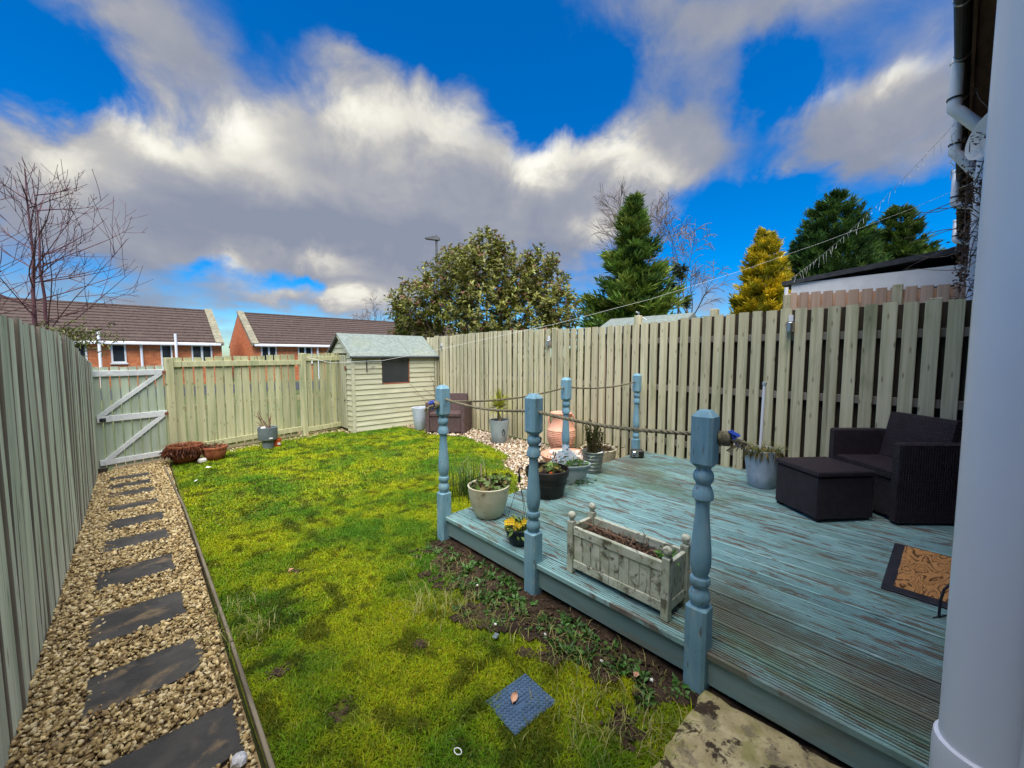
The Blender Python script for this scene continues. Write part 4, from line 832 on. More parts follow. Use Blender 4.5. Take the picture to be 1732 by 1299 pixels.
# street lamp
lp = thing('street_lamp', 'slim grey street lamp with flat head rising behind the bush', 'street lamp', (12.42, 19.25, 0), R(30))
mb = MB(); mb.tube([(0, 0, 0), (0, 0, 3), (0, 0, 8.0)], [.09, .075, .06], 10); mb.obj('pole', 'lamp_grey', lp, smooth=True)
mb = MB(); mb.prism([(-.62, 7.98), (-.5, 7.93), (.12, 7.90), (.2, 7.95), (.2, 8.02), (.02, 8.12), (-.2, 8.09)], -.13, .13, 'y'); mb.xf(Matrix.Rotation(R(-60), 4, 'Z')); mb.obj('lamp_head', 'lamp_grey', lp)
mb = MB(); mb.lathe([(.03, 8.1), (.03, 8.2), (0, 8.2)], 8); mb.obj('photocell', 'lamp_grey', lp)
# ================================================================== TREES
def tree_base(name, label, cat, loc, group=None): return thing(name, label, cat, loc, 0, group)
def photinia():
    t = thing('evergreen_bush', 'large glossy evergreen bush with reddish shoot tips behind the shed', 'bush', (7.1, 8.65, 0))
    rt_ = np.array([.727, -.687, 0]); fw_ = np.array([.687, .727, 0])
    lob = [(-.2, 3.5, 1.0), (-1.0, 3.25, .85), (.6, 3.45, .95), (1.55, 3.2, .9), (-1.75, 2.75, .7), (-2.05, 2.45, .5), (2.0, 2.75, .6), (0, 2.6, 1.2), (1.2, 2.5, 1.0), (-1., 2.5, .8), (.15, 4.15, .5), (1.6, 3.85, .45), (-.75, 3.9, .4), (2.15, 2.2, .5), (-1.9, 1.9, .6), (0., 1.8, .9), (1.4, 1.8, .8)]
    P = []; r = np.random.default_rng(3)
    mb = MB()
    for o, z, rad in lob:
        dep = r.uniform(-.45, .45); c = rt_ * o + fw_ * dep + np.array([0, 0, z])
        mb.tube([(rt_ * o * .1).tolist(), (c * np.array([.5, .5, .45])).tolist(), (c).tolist()], [.05, .03, .012], 6)
        ns_ = int(185 * rad ** 1.7) + 30
        for _ in range(ns_):
            d = r.normal(size=3); d[2] = d[2] * .8 + .25; d /= np.linalg.norm(d)
            base = c + d * rad * r.uniform(.45, .95); ax = d * .6 + np.array([0, 0, .8]) + r.normal(0, .25, 3); ax /= np.linalg.norm(ax)
            k = r.integers(9, 16); s = r.uniform(0, .30, k); a = r.uniform(0, 6.28, k)
            u = np.cross(ax, [.3, .5, .8]); u /= np.linalg.norm(u); v = np.cross(ax, u)
            D = (np.cos(a)[:, None] * u + np.sin(a)[:, None] * v) * r.uniform(.7, 1.1, (k, 1)) + ax * (.25 + s[:, None] * 1.6)
            shade = r.uniform(.6, 1.25)
            col = np.array([.25, .265, .05]) * shade * r.uniform(.7, 1.3, (k, 1))
            tip = (s > .24) & (r.random() < .3); col[tip] = np.array([.22, .10, .055])
            yel = r.random(k) < .12; col[yel] = np.array([.24, .22, .05])
            P.append(leaves(base + ax * s[:, None], D, r.uniform(.09, .155, k), r.uniform(.04, .064, k), col, .12, np.tile(ax, (k, 1)) + r.normal(0, .35, (k, 3))))
    V, F, C_ = join(P); link('crown', np_mesh('crown', V, F, 'leaf', C_), t); mb.obj('trunk', 'bark', t)
photinia()
def conifer(name, label, loc, H, prof, pal_, n, L, seed, up=.55, droop=0., group=None, m='needle', fan=11, clump=1., wide=.16):
    t = thing(name, label, 'tree', loc, 0, group); r = np.random.default_rng(seed)
    mb = MB(); mb.tube([(0, 0, -.1), (0, 0, H * .5), (0, 0, H * .97)], [H * .02, H * .012, .01], 8); mb.obj('trunk', 'bark', t)
    per = 9; nb = n // per; ub = r.random(nb * 4); ub = ub[r.random(nb * 4) < .2 + .8 * np.interp(ub, prof[0], prof[1]) / max(prof[1])][:nb]; nb = len(ub); n = nb * per
    ab = r.uniform(0, 6.283, nb); Rb = np.interp(ub, prof[0], prof[1]) * r.uniform(1 - .28 * clump, 1 + .2 * clump, nb); bi = np.repeat(np.arange(nb), per)
    q = np.tile(np.linspace(.35, 1., per), nb); u = ub[bi]; a = ab[bi] + r.normal(0, .10, n) * (1.3 - q) * 2
    rise = (up - .35) * .45 * q ** 2 - droop * q
    jit = r.normal(0, 1, (n, 3)) * (L * .30 * (1.25 - q))[:, None]
    pos = np.stack([np.cos(a) * Rb[bi] * q, np.sin(a) * Rb[bi] * q, np.clip(u * H + rise * Rb[bi], .1, H * 1.01)], 1) + jit
    out = np.stack([np.cos(a), np.sin(a), up * (.4 + .6 * q)], 1) + r.normal(0, .18, (n, 3))
    k = fan; idx = np.repeat(np.arange(n), k); m_ = n * k
    D = unit(out)[idx]; side = np.cross(D, [0, 0, 1.]); side = unit(side); s = np.tile(np.linspace(-1, 1, k), n)
    off = np.abs(s)
    Ls = L * np.interp(u, [0, 1], [1.15, .7])[idx] * r.uniform(.75, 1.25, m_)
    P = pos[idx] + D * (Ls * .35 * (1 - off))[:, None] * r.uniform(.2, 1.6, (m_, 1)) + r.normal(0, L * .12, (m_, 3))
    DD = D + side * (s * .85)[:, None] + r.normal(0, .22, (m_, 3))
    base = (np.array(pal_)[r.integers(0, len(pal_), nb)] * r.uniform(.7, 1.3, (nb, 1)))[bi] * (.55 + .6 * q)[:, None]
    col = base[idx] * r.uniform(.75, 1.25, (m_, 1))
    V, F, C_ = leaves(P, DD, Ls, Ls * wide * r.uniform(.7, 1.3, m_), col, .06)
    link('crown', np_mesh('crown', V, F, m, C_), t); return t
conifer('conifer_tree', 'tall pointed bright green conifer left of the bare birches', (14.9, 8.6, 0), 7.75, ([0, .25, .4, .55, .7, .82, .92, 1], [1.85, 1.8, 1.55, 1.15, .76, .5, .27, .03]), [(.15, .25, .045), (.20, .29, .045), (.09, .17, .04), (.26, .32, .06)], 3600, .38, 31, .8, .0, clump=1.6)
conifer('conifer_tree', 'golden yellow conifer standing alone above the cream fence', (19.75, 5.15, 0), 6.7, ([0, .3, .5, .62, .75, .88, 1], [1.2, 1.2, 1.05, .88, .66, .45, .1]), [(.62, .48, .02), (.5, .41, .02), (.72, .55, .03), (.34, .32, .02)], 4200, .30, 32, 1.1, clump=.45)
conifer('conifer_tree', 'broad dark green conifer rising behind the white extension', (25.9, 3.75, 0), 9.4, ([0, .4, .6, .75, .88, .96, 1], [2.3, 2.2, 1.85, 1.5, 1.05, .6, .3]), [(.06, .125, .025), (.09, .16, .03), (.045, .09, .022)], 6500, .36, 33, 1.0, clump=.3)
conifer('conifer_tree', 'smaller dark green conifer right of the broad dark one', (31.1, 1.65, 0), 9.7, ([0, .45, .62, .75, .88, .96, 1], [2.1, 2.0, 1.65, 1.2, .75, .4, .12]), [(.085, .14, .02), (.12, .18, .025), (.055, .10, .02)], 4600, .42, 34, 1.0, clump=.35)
conifer('conifer_tree', 'thin sparse grey-green spruce between conifer and birch', (22.2, 9.9, 0), 6.5, ([0, .3, .5, .65, .8, .92, 1], [1.9, 1.7, 1.1, .8, .5, .25, .03]), [(.085, .11, .05), (.11, .125, .06), (.06, .085, .04)], 520, .5, 35, .15, .3, clump=1.4)
conifer('conifer_tree', 'low yellowish shrub top peeping over the cream fence by the golden conifer', (13.2, 5.2, 0), 2.75, ([0, .6, .85, 1], [.7, .7, .5, .2]), [(.2, .2, .05), (.25, .2, .06)], 260, .25, 36, .8)
def bare_tree(name, label, loc, segs, m, seed, H, r0, spread, levels, droop=0., kids=(4, 7), lean=(0, 0), n0=1, tw=.0035):
    t = thing(name, label, 'tree', loc, 0); rr = random.Random(seed); mb = MB(); tr = MB()
    def grow(p, d, L, r, lev, target):
        pts = [p]; rad = [r]; n = 6
        for i in range(n):
            d = (d + Vector((rr.uniform(-1, 1), rr.uniform(-1, 1), rr.uniform(-.5, .6))) * (.10 + .05 * lev) + Vector((0, 0, -droop * lev * .10 * (i / n)))).normalized()
            pts.append(pts[-1] + d * L / n); rad.append(max(r * (1 - .8 * (i + 1) / n), tw))
        target.tube(pts, rad, 5 if lev < 2 else 4)
        if lev >= levels: return
        for k in range(rr.randint(*kids)):
            f = rr.uniform(.25, .97); i = min(int(f * n), n - 1); q = pts[i].lerp(pts[i + 1], f * n - i)
            ax = (pts[i + 1] - pts[i]).normalized(); a = rr.uniform(0, 6.283); u = ax.orthogonal().normalized(); v = ax.cross(u)
            nd = (ax * (1 - spread * .55) + (u * math.cos(a) + v * math.sin(a)) * spread + Vector((0, 0, .12))).normalized()
            grow(q, nd, L * rr.uniform(.38, .62) * (1.1 - f * .35), max(rad[i] * .55, tw), lev + 1, mb)
    for k in range(n0):
        grow(Vector((rr.uniform(-.1, .1) * (n0 > 1), rr.uniform(-.1, .1) * (n0 > 1), -.1)), Vector((lean[0] + (rr.uniform(-.25, .25) if n0 > 1 else 0), lean[1] + (rr.uniform(-.25, .25) if n0 > 1 else 0), 1)).normalized(), H * (1 if k == 0 else rr.uniform(.7, .95)), r0 * (1 if k == 0 else .7), 0, tr)
    tr.obj('trunk', m, t, smooth=60); mb.obj('branches', m, t); return t
def sapling(label, loc, H, seed, nl, n_lat, tw=.0048):
    t = thing('bare_tree', label, 'tree', loc); rr = random.Random(seed); tr_ = MB(); br_ = MB(); rt_ = Vector((.727, -.687, 0)); fw_ = Vector((.687, .727, 0))
    def shoot(p, d, L, r, lev):
        pts = [p]; rad = [r]; n = 7
        for i in range(n):
            d = (d + Vector((rr.uniform(-1, 1), rr.uniform(-1, 1), rr.uniform(-.6, .9))) * .085 + Vector((0, 0, .045 * i / n))).normalized(); pts.append(pts[-1] + d * L / n); rad.append(max(r * (1 - .75 * (i + 1) / n), tw * .62))
        br_.tube(pts, rad, 4)
        if lev < 2:
            for k in range(rr.randint(3, 5) if lev == 0 else rr.randint(1, 3)):
                i = rr.randint(2, n - 1); ax = (pts[i + 1] - pts[i]).normalized(); sd_ = Vector((rr.uniform(-1, 1), rr.uniform(-1, 1), rr.uniform(-.4, 1))); sd_ = (sd_ - ax * sd_.dot(ax)).normalized()
                shoot(pts[i], (ax * .78 + sd_ * .62).normalized(), L * rr.uniform(.28, .5), max(rad[i] * .7, tw * .8), lev + 1)
    for l in range(nl):
        pts = [Vector((.05 * l, 0, -.1))]; rad = [.05 - .008 * l]; top = H * (1 - .035 * l); ox = rt_ * (.16 * l)
        for i in range(9): pts.append(Vector((0, 0, top * (i + 1) / 9)) + ox * min(1, (i + 1) / 5) + Vector((rr.uniform(-.025, .025), rr.uniform(-.025, .025), 0))); rad.append((.05 - .008 * l) * (1 - .87 * (i + 1) / 9))
        tr_.tube(pts, rad, 7)
        for k in range(n_lat):
            z = top * rr.uniform(.38, .95); i = min(int(z / top * 9), 8); p = pts[i].lerp(pts[i + 1], z / top * 9 - i); s_ = rr.choice((-1, 1, 1)); el_ = rr.uniform(.15, .75)
            d = (rt_ * s_ * rr.uniform(.5, 1) + fw_ * rr.uniform(-.8, .8)).normalized() * math.cos(el_) + Vector((0, 0, math.sin(el_))); shoot(p, d, (1.08 - z / top) * 3.1 * rr.uniform(.65, 1.1) + .3, .011, 0)
    tr_.obj('trunk', 'bark_red', t, smooth=60); stuff(br_.obj('branches', 'bark_red', t))
sapling('leafless young tree with purple-brown twigs behind the left fence', (-1.25, 10.9, 0), 4.72, 3, 2, 16)
sapling('leafless tree at the far left picture edge behind the left fence', (-2.35, 11.2, 0), 4.6, 11, 1, 22)
bare_tree('birch_tree', 'tall upright leafless birch behind the tall green conifer', (24.5, 12.2, 0), 6, 'bark_pale', 5, 10.6, .12, .42, 3, .3, (7, 10), (0, 0), 2, .012)
bare_tree('birch_tree', 'shorter weeping leafless birch right of the spruce', (26.3, 10.3, 0), 6, 'bark_pale', 9, 8.2, .11, .62, 3, 1.2, (7, 10), (0, 0), 1, .012)
bare_tree('bare_tree', 'small leafless tree far off above the shed roof ridge', (15.5, 33.5, 0), 6, 'bark', 15, 5.4, .06, .7, 3, 0., (5, 7), (0, 0), 1, .01)
# small evergreen tuft above the left fence end
t = thing('evergreen_tuft', 'small olive shrub tip poking over the low end of the left fence', 'shrub', (-1.0, 9.5, 0)); r = np.random.default_rng(9)
mb = MB(); mb.tube([(0, 0, 0), (.05, 0, 1.6), (.25, -.1, 1.95)], [.03, .02, .008], 6); mb.obj('stem', 'bark', t)
P = np.array([.25, -.1, 1.78]) + r.normal(0, 1, (420, 3)) * np.array([.22, .15, .10]); V, F, C_ = leaves(P, r.normal(size=(420, 3)) + [.3, 0, .5], .09, .022, np.array([.17, .19, .06]) * r.uniform(.5, 1.4, (420, 1))); link('foliage', np_mesh('foliage', V, F, 'leaf', C_), t)
# ================================================================== FURNITURE
def panel(par, name, m, x0, x1, y0, y1, z0, z1, c=.008): return MB().box(x0, x1, y0, y1, z0, z1, c).obj(name, m, par)
def armchair(label, loc, rz, m, Wd, Dp, arm, back, group=None, seat=.40):
    """local: front on -Y, width along X from 0 to Wd, depth along +Y"""
    t = thing('rattan_armchair', label, 'armchair', loc, rz); a = .075
    for x0 in (0, Wd - a): panel(t, 'arm', m, x0, x0 + a, 0, Dp, .01, arm, .012)
    panel(t, 'seat', m, a + .002, Wd - a - .002, .015, Dp - .02, seat - .07, seat, .01)
    panel(t, 'front_panel', m, a + .002, Wd - a - .002, .03, .06, .03, seat - .075, .006)
    mb = MB(); mb.add([(a + .002, Dp - .13, seat), (Wd - a - .002, Dp - .13, seat), (Wd - a - .002, Dp - .05, back), (a + .002, Dp - .05, back), (a + .002, Dp - .02, seat), (Wd - a - .002, Dp - .02, seat), (Wd - a - .002, Dp, back), (a + .002, Dp, back)], [(0, 1, 2, 3), (4, 7, 6, 5), (0, 4, 5, 1), (1, 5, 6, 2), (2, 6, 7, 3), (3, 7, 4, 0)])
    mb.obj('backrest', m, t)
    panel(t, 'back_panel', m, a + .002, Wd - a - .002, Dp - .018, Dp, .02, seat - .002, .004)
    for x0 in (.01, Wd - a + .01):
        for y0 in (.02, Dp - .07): panel(t, 'foot', 'rubber', x0, x0 + .05, y0, y0 + .05, 0, .012, .002)
    return t
armchair('dark purple-brown rattan armchair on the decking beside the white pipe', (4.63, .62, DZ), math.atan2(-.71, -.70), 'rattan_dark', .70, .53, .63, .79)
ot = thing('rattan_footstool', 'dark rattan box footstool in front of the armchair on the decking', 'footstool', (3.76, .545, DZ), math.atan2(.34, .27))
panel(ot, 'box', 'rattan_dark', 0, .44, -.46, 0, .02, .355, .01); panel(ot, 'lid', 'rattan_dark', -.008, .448, -.468, .008, .36, .40, .008)
for x in (.01, .39):
    for y in (-.45, -.05): panel(ot, 'foot', 'rubber', x, x + .04, y, y + .04, 0, .019, .002)
for x0 in (.0, .415): panel(ot, 'corner_trim', 'rattan_dark', x0 - .004, x0 + .029, -.464, -.43, .03, .352, .003)
armchair('brown rattan armchair on the gravel by the shed and cream fence', (4.00, 6.67, 0), math.atan2(-.79, .62), 'rattan_brown', .78, .56, .60, .74)
# doormat and black hoop
dmt = thing('doormat', 'orange coir doormat with black rubber edge on the decking', 'doormat', (2.93, -.30, DZ), R(-1.5))
panel(dmt, 'rubber_base', 'rubber', 0, .78, 0, .43, .001, .012, .003)
bm = bmesh.new(); bmesh.ops.create_grid(bm, x_segments=40, y_segments=22, size=.5)
for v in bm.verts:
    e = max(abs(v.co.x), abs(v.co.y)) > .495
    v.co = (.41 + v.co.x * .69 + random.uniform(-.003, .003), .20 + v.co.y * .36 + random.uniform(-.003, .003), .013 if e else .024 + random.uniform(-.003, .003))
mb = MB(); mb.bm(bm); mb.obj('coir_pile', 'coir', dmt)
hp = thing('cable_hoop', 'thin black bent cable standing over the doormat', 'cable', (2.82, -.09, DZ))
mb = MB(); mb.tube([(0, 0, 0), (.0, .0, .08), (.015, -.01, .14), (.05, -.04, .185), (.10, -.08, .20), (.14, -.115, .195)], .0055, 8); mb.obj('cable', 'rubber', hp, smooth=True)
mb = MB(); mb.box(.13, .16, -.135, -.105, .18, .21, .003); mb.obj('plug', 'rubber', hp)
mb = MB(); mb.tube([(0, 0, .004), (.05, -.03, .004), (-.03, .02, .004)], .003, 5); mb.obj('spike', 'rubber', hp)
# ================================================================== TROUGH
tr = thing('wooden_trough', 'peeling white wooden trough planter with ball finials and dead plants', 'planter', (1.93, 1.125, DZ), R(-1))
TL, TW = .59, .20
for y in (-TL / 2, TL / 2):
    for x in (-TW / 2, TW / 2):
        MB().box(x - .02, x + .02, y - .02, y + .02, .0, .315, .003).obj('post', 'trough_white', tr)
        mb = MB(); mb.lathe([(0, .312), (.012, .314), (.010, .322), (.018, .330), (.0235, .345), (.021, .358), (.012, .367), (0, .369)], 16, x, y); mb.obj('ball_finial', 'trough_white', tr, smooth=True)
for x in (-TW / 2, TW / 2):
    for z0, z1 in ((.035, .085), (.235, .285)): MB().box(x - .012, x + .012, -TL / 2 + .021, TL / 2 - .021, z0, z1, .003).obj('rail', 'trough_white', tr)
    n = 9
    for k in range(n):
        a = -TL / 2 + .022 + k * (TL - .044) / n; MB().box(x - .006, x + .006, a + .001, a + (TL - .044) / n - .001, .086, .234, .0025).obj('slat', 'trough_white', tr)
for y in (-TL / 2, TL / 2):
    for z0, z1 in ((.035, .085), (.235, .285)): MB().box(-TW / 2 + .021, TW / 2 - .021, y - .011, y + .011, z0, z1, .003).obj('rail', 'trough_white', tr)
    for k in range(3):
        a = -TW / 2 + .022 + k * (TW - .044) / 3; MB().box(a + .001, a + (TW - .044) / 3 - .001, y - .006, y + .006, .086, .234, .0025).obj('slat', 'trough_white', tr)
bm = bmesh.new(); bmesh.ops.create_grid(bm, x_segments=10, y_segments=30, size=.5)
for v in bm.verts: v.co = (v.co.x * (TW - .026), v.co.y * (TL - .026), .225 + random.uniform(-.012, .014))
mb = MB(); mb.bm(bm); mb.obj('soil', 'soil_dark', tr)
mb = MB(); rr = random.Random(2)
for k in range(46):
    p = Vector((rr.uniform(-.08, .08), rr.uniform(-.27, .27), .225)); d = Vector((rr.uniform(-1, 1), rr.uniform(-1, 1), rr.uniform(.2, 1.6))).normalized(); L = rr.uniform(.03, .12)
    mb.tube([p, p + d * L * .5, p + (d + Vector((rr.uniform(-.5, .5), rr.uniform(-.5, .5), 0))) * L], [.003, .0025, .0015], 4)
mb.tube([(-.06, .24, .31), (.05, .0, .24)], .004, 5); mb.obj('dead_stems', 'twig', tr)
def foliage(par, name, c, s, n, L, w, col, seed, up=.6, m='leaf', jit=.35):
    r = np.random.default_rng(seed); P = np.array(c) + r.normal(0, 1, (n, 3)) * np.array(s); D = (P - np.array(c)) + np.array([0, 0, up * np.mean(s)]) + r.normal(0, .02, (n, 3))
    V, F, C_ = leaves(P, D, L * r.uniform(.6, 1.3, n), w * r.uniform(.7, 1.2, n), np.array(col) * r.uniform(1 - jit, 1 + jit, (n, 1))); return link(name, np_mesh(name, V, F, m, C_), par)
foliage(tr, 'seedlings', (.03, -.24, .25), (.02, .035, .012), 34, .028, .018, (.12, .3, .05), 6); foliage(tr, 'dead_leaves', (0, 0, .235), (.05, .16, .006), 120, .025, .014, (.14, .08, .045), 7)
# ================================================================== POTS
def pot(par, prof_out, wall, m, n=36, soil=None, sx=1., sy=1., name='pot', soil_m='soil_dark'):
    pr = list(prof_out); top = pr[-1]; inner = [(max(r_ - wall, .005), z) for r_, z in reversed(pr) if z > pr[0][1] + .02]
    mb = MB(); mb.lathe([(0, pr[0][1])] + pr + [(top[0] - wall * .5, top[1] + wall * .3)] + inner + [(0, inner[-1][1])], n, 0, 0, sx, sy); o = mb.obj(name, m, par, smooth=38)
    if soil is not None:
        rs = np.interp(soil, [z for _, z in pr], [r_ for r_, _ in pr]) - wall * .8; bm = bmesh.new(); bmesh.ops.create_circle(bm, cap_ends=True, cap_tris=True, segments=24, radius=rs); bmesh.ops.subdivide_edges(bm, edges=bm.edges[:], cuts=2, use_grid_fill=True)
        for v in bm.verts: v.co = (v.co.x * sx, v.co.y * sy, soil + random.uniform(-.006, .01))
        mb = MB(); mb.bm(bm); mb.obj('soil', soil_m, par)
    return o
def round_leaves(par, name, c, rad, hgt, n, size, col, seed):
    """stalked rounded leaves (geranium / strawberry like)"""
    r = np.random.default_rng(seed); V = []; F = []; C_ = []; o = 0; mb = MB()
    for _ in range(n):
        a = r.uniform(0, 6.28); q = rad * np.sqrt(r.random()); h = hgt * r.uniform(.2, 1.) * (1.15 - .5 * q / rad)
        ctr = np.array(c) + np.array([np.cos(a) * q, np.sin(a) * q, h]); nr = np.array([np.cos(a) * q / rad * .9, np.sin(a) * q / rad * .9, 1.]) + r.normal(0, .45, 3); nr /= np.linalg.norm(nr)
        u = np.cross(nr, [.2, .9, .1]); u /= np.linalg.norm(u); v = np.cross(nr, u); s = size * r.uniform(.55, 1.2); m_ = 9
        ring = [ctr + (u * np.cos(t) + v * np.sin(t)) * s * (1 + .12 * np.sin(5 * t)) + nr * s * .18 * np.cos(2 * t) for t in np.linspace(.35, 5.93, m_)]
        V += [ctr - nr * s * .15] + ring; F += [(o, o + 1 + k, o + 2 + k) for k in range(m_ - 1)]; cc = np.array(col) * r.uniform(.55, 1.35)
        if r.random() < .12: cc = np.array([.2, .16, .04])
        C_ += [cc] * (m_ + 1); o += m_ + 1
        b0 = np.array(c) + np.array([np.cos(a) * q * .4, np.sin(a) * q * .4, -.02]); mb.tube([b0.tolist(), ((b0 + ctr) / 2 + [0, 0, .015]).tolist(), ctr.tolist()], .0022, 4)
    ob = link(name, np_mesh(name, np.array(V), np.array(F), 'leaf', np.array(C_)), par); mb.obj('stalks', 'twig', par); return ob
cp = thing('potted_plant', 'cream rounded pot of leafy green plant at the lawn corner of the decking', 'potted plant', (2.01, 2.40, DZ))
pot(cp, [(.088, 0), (.105, .012), (.125, .05), (.145, .11), (.158, .17), (.166, .235), (.169, .255)], .014, 'pot_cream', 44, .215)
round_leaves(cp, 'leaves', (.0, .0, .225), .15, .10, 62, .026, (.11, .19, .035), 4)
round_leaves(cp, 'trailing_leaves', (.10, -.04, .26), .10, .09, 26, .026, (.12, .2, .035), 8)
mb = MB(); mb.tube([(-.04, .03, .2), (-.03, .06, .42)], .006, 6); mb.obj('cane', 'trunk_tan', cp)
foliage(cp, 'dead_leaves', (-.02, -.09, .24), (.05, .02, .008), 26, .035, .02, (.10, .055, .035), 12, 0.)
hbk = thing('hanging_basket', 'dark blue plastic hanging basket of yellow primroses set on the decking', 'hanging basket', (1.865, 1.895, DZ))
pot(hbk, [(.062, 0), (.07, .006), (.088, .05), (.097, .095), (.103, .098), (.105, .122)], .006, 'pot_navy', 36, .10)
mb = MB()
top = Vector((.035, .04, .44))
for a in (.4, 2.5, 4.6): mb.tube([(.1 * math.cos(a), .1 * math.sin(a), .12), (.045 * math.cos(a) + .03, .045 * math.sin(a) + .03, .30), top - Vector((0, 0, .02))], .0018, 5)
hk = mb.obj('hanger', 'rubber', hbk)
mb = MB(); mb.tube([top + Vector((0, 0, -.03)), top, top + Vector((0, 0, .02)), top + Vector((-.008, 0, .045)), top + Vector((.004, 0, .066)), top + Vector((.022, 0, .068)), top + Vector((.034, 0, .054))], [.009, .009, .0065, .006, .006, .006, .005], 8); mb.obj('hook', 'rubber', hk, smooth=True)
rr = random.Random(5)
for k in range(15):
    a = rr.uniform(1.6, 4.6); q = rr.uniform(.02, .085); c = Vector((-.045 + .055 * math.cos(a * 1.7 + k), -.03 + .055 * math.sin(a * 1.3 + k), .135 + rr.uniform(0, .055))); nr = Vector((c.x - .02, c.y - .06, .05)).normalized(); u = nr.orthogonal().normalized(); v = nr.cross(u); mb = MB(); m_ = 5
    V = [c]; F = []
    for j in range(m_):
        for dt_, s in ((-.5, .018), (0, .023), (.5, .018)):
            t = 6.283 * (j + dt_ * .8) / m_; V.append(c + (u * math.cos(t) + v * math.sin(t)) * s + nr * .005)
        F += [(0, 1 + 3 * j, 2 + 3 * j), (0, 2 + 3 * j, 3 + 3 * j)]
    mb.add(V, F); fo = mb.obj('flower', 'petal', hbk); mb = MB(); mb.lathe([(.006, 0), (.004, .003), (0, .0035)], 8); mb.xf(nr.to_track_quat('Z', 'Y').to_matrix().to_4x4()); mb.xf(Matrix.Translation(c + nr * .002)); mb.obj('flower_heart', 'petal_heart', fo)
foliage(hbk, 'leaves', (.02, .0, .125), (.04, .04, .012), 46, .06, .024, (.13, .2, .03), 14, .5)
foliage(hbk, 'rim_leaves', (-.07, -.05, .118), (.02, .03, .01), 18, .05, .022, (.11, .2, .03), 15, .3)
bp_ = thing('potted_plant', 'large black barrel pot with a sparse green plant on the decking', 'potted plant', (2.72, 2.40, DZ))
pot(bp_, [(.145, 0), (.15, .01), (.172, .11), (.178, .112), (.182, .13), (.177, .132), (.188, .19), (.198, .19), (.205, .245), (.203, .252)], .012, 'pot_black', 40, .20)
round_leaves(bp_, 'leaves', (.02, -.03, .215), .12, .10, 16, .036, (.16, .24, .045), 21)
mb = MB(); mb.tube([(.06, -.05, .2), (.07, -.05, .33)], .006, 6); mb.tube([(.03, .02, .2), (.02, .0, .30)], .005, 6); mb.obj('stems', 'twig', bp_)
stuff(foliage(bp_, 'dead_stems', (.06, -.02, .28), (.03, .03, .04), 26, .06, .012, (.2, .14, .05), 22))
MB().box(-.07, -.035, -.10, -.08, .205, .245, .006).obj('plant_label', 'orange_plastic', bp_)
gp_ = thing('oval_planter', 'grey fluted oval planter with green seedlings and a pale pointed lattice panel', 'planter', (3.17, 2.50, DZ), R(-43))
flu = MB(); n = 60; prf = [(.155, 0), (.165, .02), (.19, .15), (.215, .165), (.225, .185), (.22, .195)]
for r_, z in prf:
    for k in range(n):
        a = 6.283 * k / n; q = r_ * (1 + (.025 if z < .16 and k % 2 else 0)); flu.v.append((q * math.cos(a) * 1.0, q * math.sin(a) * .62, z))
for i_ in range(len(prf) - 1):
    for k in range(n): k2 = (k + 1) % n; flu.f.append((i_ * n + k, i_ * n + k2, (i_ + 1) * n + k2, (i_ + 1) * n + k))
flu.f.append(tuple(reversed(range(n))))
inner = len(flu.v)
for r_, z in ((.205, .19), (.195, .15)):
    for k in range(n): a = 6.283 * k / n; flu.v.append((r_ * math.cos(a), r_ * math.sin(a) * .62, z))
for k in range(n):
    k2 = (k + 1) % n; flu.f.append((5 * n + k, 5 * n + k2, inner + k2, inner + k)); flu.f.append((inner + k, inner + k2, inner + n + k2, inner + n + k))
flu.obj('pot', 'pot_grey', gp_, smooth=25)
mb = MB(); mb.lathe([(0, .15), (.195, .152)], 24, 0, 0, 1, .62); mb.obj('soil', 'soil_dark', gp_)
foliage(gp_, 'seedlings', (.06, -.01, .19), (.06, .03, .02), 170, .035, .014, (.12, .26, .04), 24)
foliage(gp_, 'trailing_weed', (.10, -.14, .03), (.05, .02, .015), 50, .035, .018, (.05, .12, .03), 25)
# lattice panel: pointed plate pierced by openings
mb = MB(); cs = .021; holes = {(-1, 3), (1, 3), (0, 5), (-2, 2), (2, 2), (0, 2), (-3, 1), (3, 1), (1, 1), (-1, 1), (1, 5), (-1, 6)}
for i_ in range(-7, 8):
    for j in range(0, 10):
        if abs(i_) + j > 9.2 or abs(i_) > 6 or (i_, j) in holes or (i_ % 3 == 1 and j % 4 == 3): continue
        mb.box(i_ * cs - cs * .5, i_ * cs + cs * .5, -.006, .006, j * cs, j * cs + cs)
bmx = bmesh.new(); mm = mb.mesh('tmp', 'pot_grey'); bmx.from_mesh(mm); bmesh.ops.remove_doubles(bmx, verts=bmx.verts[:], dist=.0004)
seen = {}
for f in bmx.faces: seen.setdefault(tuple(sorted(v.index for v in f.verts)), []).append(f)
bmesh.ops.delete(bmx, geom=[f for L_ in seen.values() if len(L_) > 1 for f in L_], context='FACES'); mb = MB(); mb.bm(bmx)
mb.obj('lattice_panel', 'pot_pale', gp_, loc=(-.03, .05, .16), rot=(R(-8), 0, R(4)))
zb_ = thing('potted_plant', 'ribbed zinc bucket with upright dark green rosemary on the decking', 'potted plant', (3.63, 2.53, DZ))
pr = [(.085, 0), (.086, .012)]
for k in range(5): z = .03 + k * .04; pr += [(.088 + z * .13, z), (.093 + z * .13, z + .006), (.093 + z * .13, z + .012), (.089 + z * .13, z + .018)]
pr += [(.118, .225), (.124, .23), (.125, .24)]
pot(zb_, pr, .006, 'zinc', 36, .205)
r = np.random.default_rng(17); P = []
mb = MB()
